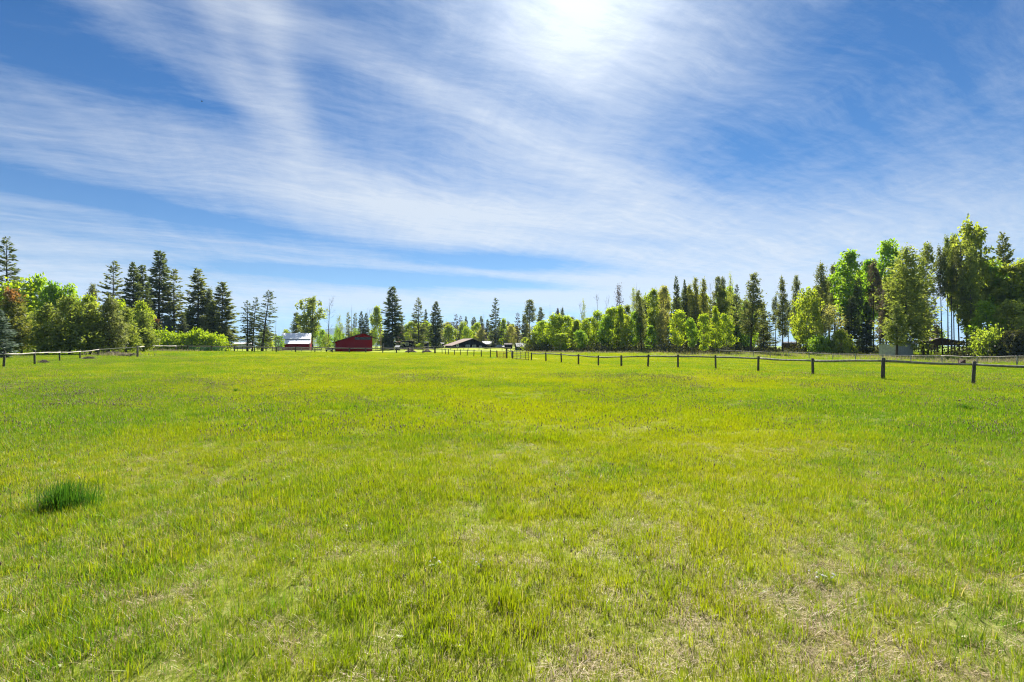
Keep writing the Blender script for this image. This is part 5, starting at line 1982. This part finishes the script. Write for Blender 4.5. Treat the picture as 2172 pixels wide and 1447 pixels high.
T('conifer', 'thin', 1024, 690, 270, 13, 'pine_dull', 'dead', 'grey-brown thin conifer above the grey-roofed shed', G7)
T('conifer', 'fir', 1035, 678, 300, 11, 'fir_olive', 'dark', 'hazy conifer just left of the lone tall fir', G7)
T('fir_tree', 'open_fir', 1050, 632, 232, 20, 'fir_dark', 'dark', 'lone tall dark fir right of the black house')
T('broadleaf_tree', 'aspen', 1069, 676, 240, 14, 'lime', 'grey', 'bright yellow-green tree right of the lone tall fir')
T('broadleaf_tree', 'maple', 1085, 690, 238, 15, 'pale', 'grey', 'pale yellow tree left of the brownish thin spruce')
T('conifer', 'thin', 1098, 663, 226, 10, 'pine_dull', 'dark', 'brownish thin spruce with bare tip above the teal-doored shed')
T('conifer', 'lanky', 1123, 636, 214, 14, 'fir_olive', 'dark', 'tall lanky conifer with long bare trunk right of the brownish spruce')
T('conifer', 'fir', 1113, 668, 270, 12, 'fir_olive', 'dark', 'hazy conifer behind the lanky conifer', G7)
T('conifer', 'fir', 1078, 682, 292, 11, 'fir_olive', 'dark', 'hazy conifer behind the pale yellow tree', G7)
T('conifer', 'fir', 1060, 680, 296, 11, 'fir_dark', 'dark', 'dark hazy conifer just right of the lone tall fir', G7)
T('conifer', 'fir', 936, 690, 300, 11, 'fir_olive', 'dark', 'hazy conifer hidden right behind the dark fir', G7)
T('broadleaf_tree', 'maple', 1115, 716, 214, 11, 'yellow', 'grey', 'low yellow-green tree above the dark brown shed')
# --- thicket
G8 = 'bright aspens of the thicket'
T('conifer', 'fir', 1146, 652, 196, 15, 'fir_olive', 'dark', 'bushy green conifer at the left end of the thicket')
T('snag', 'snag', 1166, 645, 190, 6, None, 'dead', 'tall dead spike above the left end of the thicket')
T('conifer', 'lanky', 1183, 655, 192, 6, 'pine_dull', 'dark', 'thin sparse conifer right of the thicket spike, left of two')
T('conifer', 'lanky', 1193, 653, 192, 6, 'fir_dark', 'dark', 'thin sparse conifer right of the thicket spike, right of two')
for (px, top, d, hw, lf, lab) in [
        (1137, 691, 162, 13, 'yellow', 'pale yellow-green aspen at the left end of the thicket'),
        (1153, 680, 156, 18, 'lime', 'second bright aspen from the left end of the thicket'),
        (1176, 666, 150, 22, 'lime', 'broad bright aspen below the thicket spike'),
        (1200, 668, 150, 20, 'lime', 'broad bright aspen below the two thin sparse conifers'),
        (1222, 678, 148, 18, 'yellow', 'yellower aspen left of the thicket middle'),
        (1243, 676, 146, 17, 'lime', 'bright aspen under the leaning bare tree'),
        (1266, 658, 150, 17, 'lime', 'tall bright aspen below the big bare tree'),
        (1283, 668, 142, 18, 'green', 'deeper green aspen in the thicket middle'),
        (1298, 650, 144, 17, 'lime', 'tall bright aspen left of the grey sparse poplar foot'),
        (1317, 648, 144, 18, 'lime', 'tallest bright aspen, below the grey sparse poplar'),
        (1330, 668, 138, 14, 'yellow', 'yellower aspen right of the tallest bright aspen'),
        (1345, 660, 138, 14, 'green', 'green aspen left of the leaning dark pine'),
        (1232, 700, 138, 16, 'green', 'low green aspen at the front of the thicket'),
        (1190, 706, 142, 18, 'lime', 'low bright aspen at the front left of the thicket'),
        (1380, 690, 136, 15, 'green', 'low green aspen right of the leaning dark pine')]:
    T('aspen', 'aspen', px, top, d, hw, lf, 'pale', lab, G8)
T('bare_tree', 'bare', 1243, 640, 158, 17, None, 'dead', 'bare grey tree leaning left over the thicket', lean=-8)
T('bare_tree', 'bare', 1266, 622, 158, 17, None, 'dead', 'big bare grey tree above the thicket middle')
T('bare_tree', 'twiggy', 1288, 632, 160, 12, None, 'dead', 'slim bare tree between big bare tree and grey sparse poplar')
T('poplar', 'sparse', 1239, 634, 160, 10, 'cotton', 'dark', 'thin half-leafed poplar beside the leaning bare tree')
T('poplar', 'sparse', 1309, 605, 158, 17, 'grey', 'dead', 'grey sparse poplar, tallest over the thicket')
T('snag', 'snag', 1350, 598, 146, 7, None, 'dark', 'tall dark dead spike right of the thicket')
T('pine_tree', 'half_pine', 1361, 616, 138, 15, 'fir_olive', 'dark', 'dark pine with slanting trunk right of the thicket', lean=-3.0)
T('poplar', 'sparse', 1342, 612, 150, 15, 'cotton', 'grey', 'half-leafed poplar at the foot of the dark dead spike')
# --- wood edge between thicket and tin shed
G9 = 'yellowish trees of the middle wood'
T('broadleaf_tree', 'tall_leaf', 1386, 611, 146, 18, 'yellow', 'grey', 'yellow-green tall tree right of the slanting pine', G9)
T('broadleaf_tree', 'tall_leaf', 1407, 606, 150, 17, 'pale', 'grey', 'pale yellow tall tree left of the dark pointed spruce', G9)
T('spruce', 'fir', 1435, 588, 146, 14, 'fir_dark', 'dark', 'dark pointed spruce standing out of the yellowish trees')
T('spruce', 'fir', 1453, 594, 152, 10, 'fir_dark', 'dark', 'narrow dark spruce right of the dark pointed spruce')
T('broadleaf_tree', 'aspen', 1403, 654, 138, 13, 'pale', 'pale', 'pale yellow young tree below the pale yellow tall tree')
T('larch_tree', 'half_pine', 1475, 589, 148, 15, 'gold', 'grey', 'golden-topped larch, left of two', G9)
T('larch_tree', 'half_pine', 1493, 592, 148, 15, 'gold', 'grey', 'golden-topped larch, right of two', G9)
T('larch_tree', 'lanky', 1462, 604, 152, 11, 'gold', 'grey', 'thin golden larch behind the two golden-topped larches', G9)
T('bare_tree', 'twiggy', 1508, 596, 156, 11, None, 'dead', 'brownish bare tree right of the golden-topped larches')
T('pine_tree', 'lanky', 1523, 587, 146, 10, 'fir_olive', 'dark', 'slim pine right of the brownish bare tree, left of two')
T('pine_tree', 'lanky', 1534, 590, 150, 10, 'fir_olive', 'dark', 'slim pine right of the brownish bare tree, right of two')
T('poplar', 'sparse', 1546, 578, 150, 13, 'cotton', 'grey', 'pale slanting poplar with thin leaves above the middle wood', lean=2.5)
T('spruce', 'open_fir', 1562, 603, 136, 15, 'fir_dark', 'dark', 'ragged dark spruce with bare lower trunk left of the broad slanting pine')
T('broadleaf_tree', 'tall_leaf', 1532, 612, 144, 18, 'cotton', 'grey', 'loose green tree below the pale slanting poplar')
T('broadleaf_tree', 'maple', 1582, 640, 134, 18, 'green', 'grey', 'green tree between the ragged spruce and the slanting pine')
G10 = 'young aspens in front of the middle wood'
T('aspen', 'aspen', 1438, 657, 126, 17, 'lime', 'pale', 'pointed bright aspen alone below the dark pointed spruce', G10)
T('aspen', 'aspen', 1467, 675, 124, 14, 'green', 'pale', 'short bright aspen right of the pointed bright aspen', G10)
T('aspen', 'aspen', 1493, 664, 124, 15, 'lime', 'pale', 'rounded bright aspen third in the young aspen row', G10)
T('aspen', 'aspen', 1517, 650, 124, 14, 'lime', 'pale', 'tallest bright aspen of the young aspen row', G10)
T('aspen', 'aspen', 1540, 665, 124, 17, 'lime', 'pale', 'rightmost bright aspen of the young aspen row', G10)
T('pine_tree', 'half_pine', 1592, 580, 123, 27, 'fir_olive', 'dark', 'broad pine with slightly slanting dark trunk left of the gap', lean=2.8)
T('pine_tree', 'half_pine', 1660, 588, 123, 18, 'fir_olive', 'dark', 'straight pine with long dark bare trunk in the gap')
T('pine_tree', 'lanky', 1645, 628, 134, 9, 'fir_olive', 'dark', 'thin pine stem left of the straight pine in the gap')
T('pine_tree', 'half_pine', 1690, 585, 136, 16, 'fir_olive', 'dark', 'sparse pine right of the straight pine, above the low shed')
T('pine_tree', 'lanky', 1672, 640, 146, 9, 'fir_dark', 'dark', 'thin dark stem before the low dark-roofed shed')
T('spruce', 'spruce', 1620, 640, 134, 16, 'fir_olive', 'dark', 'dark low conifer right behind the slanting pine trunk')
T('birch_tree', 'maple', 1711, 614, 122, 33, 'yellow', 'pale', 'big yellow-green birch with pale stems in front of the tall pines')
T('pine_tree', 'half_pine', 1742, 560, 126, 23, 'fir_olive', 'dark', 'tall pine behind the right side of the yellow-green birch')
T('pine_tree', 'lanky', 1770, 562, 132, 13, 'fir_olive', 'dark', 'lanky pine at the left flank of the two high green poplars')
T('pine_tree', 'lanky', 1760, 600, 140, 11, 'fir_dark', 'dark', 'thin dark pine between tall pine and lanky pine')
T('pale_bush', 'sparse', 1768, 645, 112, 32, 'pale', 'grey', 'pale cream-yellow bushy tree in front of the dark trunks')
T('bush', 'bush', 1790, 706, 110, 26, 'deep', 'grey', 'low olive bush at the foot of the cream-yellow tree')
T('bush', 'bush', 1740, 714, 112, 24, 'green', 'grey', 'low green bush between birch foot and cream-yellow tree')
# --- right wood
T('poplar', 'tall_leaf', 1800, 530, 124, 37, 'green', 'dark', 'high rounded green poplar, left of two')
T('poplar', 'tall_leaf', 1888, 510, 124, 34, 'green', 'dark', 'high rounded green poplar, right of two')
T('poplar', 'tall_leaf', 1846, 548, 132, 26, 'green', 'dark', 'lower green poplar between the two high rounded poplars')
T('pine_tree', 'lanky', 1822, 590, 118, 12, 'fir_dark', 'dark', 'thick dark trunk below the left high poplar')
T('spruce', 'fir', 1806, 628, 116, 20, 'fir_dark', 'dark', 'dark spruce left of the thick dark trunk', cat='tree')
T('spruce', 'fir', 1838, 640, 118, 18, 'fir_dark', 'dark', 'dark spruce right of the thick dark trunk')
T('pine_tree', 'lanky', 1853, 556, 122, 14, 'pine_dull', 'dark', 'brown-topped pine between the two high poplars')
T('pine_tree', 'lanky', 1866, 590, 124, 11, 'fir_olive', 'dark', 'thin pine left of the big dense pine')
T('pine_tree', 'half_pine', 1880, 600, 104, 22, 'pine_dull', 'dead', 'greyish pine with drooping dead boughs at the left of the tin shed')
T('pine_tree', 'big_pine', 1922, 522, 101, 52, 'pine', 'dark', 'biggest dense olive pine, standing over the tin shed')
T('pine_tree', 'half_pine', 1902, 640, 93, 30, 'pine', 'dark', 'low olive pine whose boughs hang before the tin shed')
T('pine_tree', 'lanky', 1968, 518, 110, 19, 'pine', 'grey', 'lanky pine with reddish bare trunk right of the big dense pine')
T('pine_tree', 'open_fir', 1958, 600, 106, 18, 'fir_olive', 'dark', 'slanting dark pine at the left side of the open pole shed', lean=2)
G11 = 'bare-trunked pines by the open pole shed'
T('pine_tree', 'lanky', 1999, 524, 105, 12, 'fir_olive', 'dark', 'leftmost of four tall bare-trunked pines by the pole shed', G11, lean=-1.2)
T('pine_tree', 'lanky', 2011, 502, 105, 11, 'pine', 'dark', 'second from left of four tall bare-trunked pines by the pole shed', G11)
T('pine_tree', 'lanky', 2019, 520, 107, 11, 'pine', 'dark', 'third from left of four tall bare-trunked pines by the pole shed', G11)
T('pine_tree', 'lanky', 2035, 530, 104, 12, 'fir_olive', 'dark', 'rightmost of four tall bare-trunked pines by the pole shed', G11, lean=-1.6)
T('cottonwood', 'cottonwood', 2064, 470, 106, 42, 'cotton', 'dark', 'tallest tree, a cottonwood with feathery upright shoots')
T('cottonwood', 'tall_leaf', 2024, 496, 114, 20, 'cotton', 'dark', 'leafy top left of the tallest cottonwood')
T('pine_tree', 'half_pine', 2060, 524, 100, 26, 'pine', 'grey', 'pine with twin grey trunk before the tallest cottonwood')
T('pine_tree', 'lanky', 2050, 560, 101, 14, 'fir_olive', 'dark', 'dark trunk just left of the twin grey trunk')
T('fir_tree', 'fir', 2130, 496, 118, 30, 'fir_olive', 'dark', 'dark fir tip behind the broad trees at the right edge')
T('broadleaf_tree', 'tall_leaf', 2105, 552, 106, 36, 'green', 'grey', 'tall green tree right of the tallest cottonwood')
T('broadleaf_tree', 'tall_leaf', 2150, 556, 102, 44, 'cotton', 'grey', 'broad olive-green tree at the right edge')
T('broadleaf_tree', 'maple', 2095, 640, 95, 36, 'green', 'grey', 'lower green tree right of the twin grey trunk')
T('broadleaf_tree', 'maple', 2150, 640, 92, 42, 'cotton', 'grey', 'lower olive tree in the right corner of the wood')
T('broadleaf_tree', 'maple', 2200, 560, 100, 48, 'deep', 'grey', 'tree cut by the right edge of the view')
T('broadleaf_tree', 'maple', 1975, 690, 140, 24, 'lime', 'grey', 'bright lime tree seen beyond the open pole shed')
T('pine_tree', 'open_fir', 1982, 622, 120, 14, 'pine_dull', 'dead', 'thin half-dead pine between lanky pine and bare-trunked four')
T('bush', 'bush', 2100, 700, 90, 34, 'deep', 'grey', 'dark green bush under the lower green tree')
T('bush', 'bush', 2155, 706, 86, 36, 'under', 'grey', 'dark bush at the right corner behind the pale fence')

# fill: trees deep inside the right-hand wood, seen only through the gaps
G12 = 'trees deep inside the right-hand wood'
for i in range(64):
    px = 1132 + i * 16.6 + random.uniform(-6, 6)
    d = random.uniform(160, 205)
    lim = np.interp(px, [1130, 1220, 1300, 1345, 1400, 1560, 1585, 1640, 1700, 1750, 1800, 1900, 1960, 2000, 2040, 2172], [690, 668, 652, 622, 608, 608, 628, 642, 622, 590, 552, 552, 600, 640, 550, 545])
    if 1634 < px < 1684 or 1974 < px < 2046:
        continue
    kd = random.choice(['fir', 'half_pine', 'tall_leaf', 'tall_leaf', 'aspen', 'open_fir', 'cottonwood'])
    leafy = kd in ('tall_leaf', 'aspen', 'cottonwood')
    T('wood_tree', kd, px, lim + random.uniform(0, 24), d, random.uniform(14, 22), random.choice(['cotton', 'green', 'yellow', 'yellow', 'lime']) if leafy else random.choice(['fir_dark', 'fir_olive', 'fir_olive', 'gold']),
      'dark', 'shaded tree deep inside the wood, glimpsed behind the front row', G12)

G13 = 'leafy trees packed behind the thicket and young aspens'
for i in range(34):
    px = 1128 + i * 14 + random.uniform(-5, 5)
    T('thicket_tree', random.choice(['aspen', 'maple', 'sparse', 'maple']), px, np.interp(px, [1128, 1300, 1400, 1600], [694, 676, 668, 655]) + random.uniform(-4, 26), random.uniform(158, 172),
      random.uniform(14, 19), random.choice(['green', 'deep', 'deep', 'lime', 'cotton']), 'grey', 'leafy tree packed behind the front row of the thicket', G13)

G14 = 'low trees closing the view behind the barns'
for i in range(13):
    px = 600 + i * 16 + random.uniform(-6, 6)
    T('young_tree', random.choice(['sparse', 'sparse', 'maple', 'aspen']), px, random.uniform(692, 712), random.uniform(226, 244), random.uniform(9, 14), random.choice(['green', 'cotton', 'cotton', 'yellow']), 'grey',
      'low young tree in the loose row behind the red barns', G14)
G15 = 'low trees closing the view behind the black house'
for i in range(26):
    px = 842 + i * 11.2 + random.uniform(-5, 5)
    kd = random.choice(['maple', 'maple', 'fir', 'thin', 'aspen'])
    T('backdrop_tree', kd, px, random.uniform(682, 704), random.uniform(268, 300), random.uniform(9, 14), random.choice(['yellow', 'lime', 'cotton', 'pale']) if kd in ('maple', 'aspen') else random.choice(['fir_olive', 'fir_dark', 'pine_dull']), 'dark',
      'low tree in the dense row closing the view behind the black house', G15)


# ------------------------------------------------------------------ undergrowth and dry grass
def scatter_cards(name, spans, count, leaf, hfun, size, label, mat, upright=0.0, seed=0):
    r = np.random.default_rng(seed)
    Ps, Ds, Ls = [], [], []
    tot = sum((b_ - a_) for a_, b_, *_ in spans)
    for (a_, b_, d0, d1, hh) in spans:
        k = int(count * (b_ - a_) / tot)
        m_ = 22 if b_ - a_ > 60 else 8
        px = r.uniform(a_, b_, k) + r.normal(0, m_, k)
        d = (d0 + d1) / 2 + r.normal(0, 1, k) * (d1 - d0) / 3.2
        x = (px - 1086) / F * d
        z = terrain(x, d)
        lump = np.clip(vnoise(x * 0.35, d * 0.35, 51) * 0.6 + vnoise(x * 1.1, d * 0.6, 52) * 0.9 - 0.2, 0.02, 1.3)
        z = z + r.uniform(0, 1, k) ** 1.3 * hh * lump * (0.25 if upright else 1)
        keep = r.uniform(0, 1, k) < (lump * 1.5 if upright else 1)
        x, d, z, k = x[keep], d[keep], z[keep], int(keep.sum())
        Ps.append(np.stack([x, d, z], 1))
        dd = r.normal(0, 1, (k, 3))
        dd[:, 2] = np.abs(dd[:, 2]) * (1 + upright) + upright
        Ds.append(dd)
        Ls.append(size * r.uniform(0.6, 1.5, k))
    P_, D_2, L_ = np.concatenate(Ps), np.concatenate(Ds), np.concatenate(Ls)
    V, Q = cards(P_, D_2, L_, L_ * (0.6 if not upright else 0.10), r, 0.0)
    o = link(name, np_mesh(name, V, [Q]), None, mat)
    return tag(o, label, name.replace('_', ' '), kind='stuff')


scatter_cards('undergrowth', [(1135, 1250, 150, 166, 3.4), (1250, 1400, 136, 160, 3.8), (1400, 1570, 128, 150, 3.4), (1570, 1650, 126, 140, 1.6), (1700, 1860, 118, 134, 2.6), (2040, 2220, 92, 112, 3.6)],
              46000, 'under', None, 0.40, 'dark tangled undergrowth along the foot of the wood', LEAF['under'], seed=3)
scatter_cards('dry_brush', [(1135, 1420, 134, 146, 1.3), (1420, 1560, 120, 130, 1.2), (2060, 2220, 78, 92, 0.8)],
              9000, 'twig_brown', None, 0.4, 'brown dry brush in front of the thicket', LEAF['twig_brown'], 0.8, 4)
M_dry = mat_leaf('dry_stalks', (0.190, 0.190, 0.070), (0.430, 0.340, 0.240), 0.3, (1, 1, 0.95))
scatter_cards('dry_grass', [(1420, 1600, 100, 122, 0.7), (1600, 1760, 94, 118, 0.85), (1760, 1860, 88, 110, 0.75), (1860, 1990, 80, 95, 0.75), (1990, 2200, 68, 84, 0.5), (1130, 1420, 118, 136, 0.45),
                            (215, 290, 78, 84, 0.35), (300, 400, 108, 130, 0.5)],
              11000, None, None, 0.5, 'tall dry grass along the fences and wood edge', M_dry, 1.6, 5)
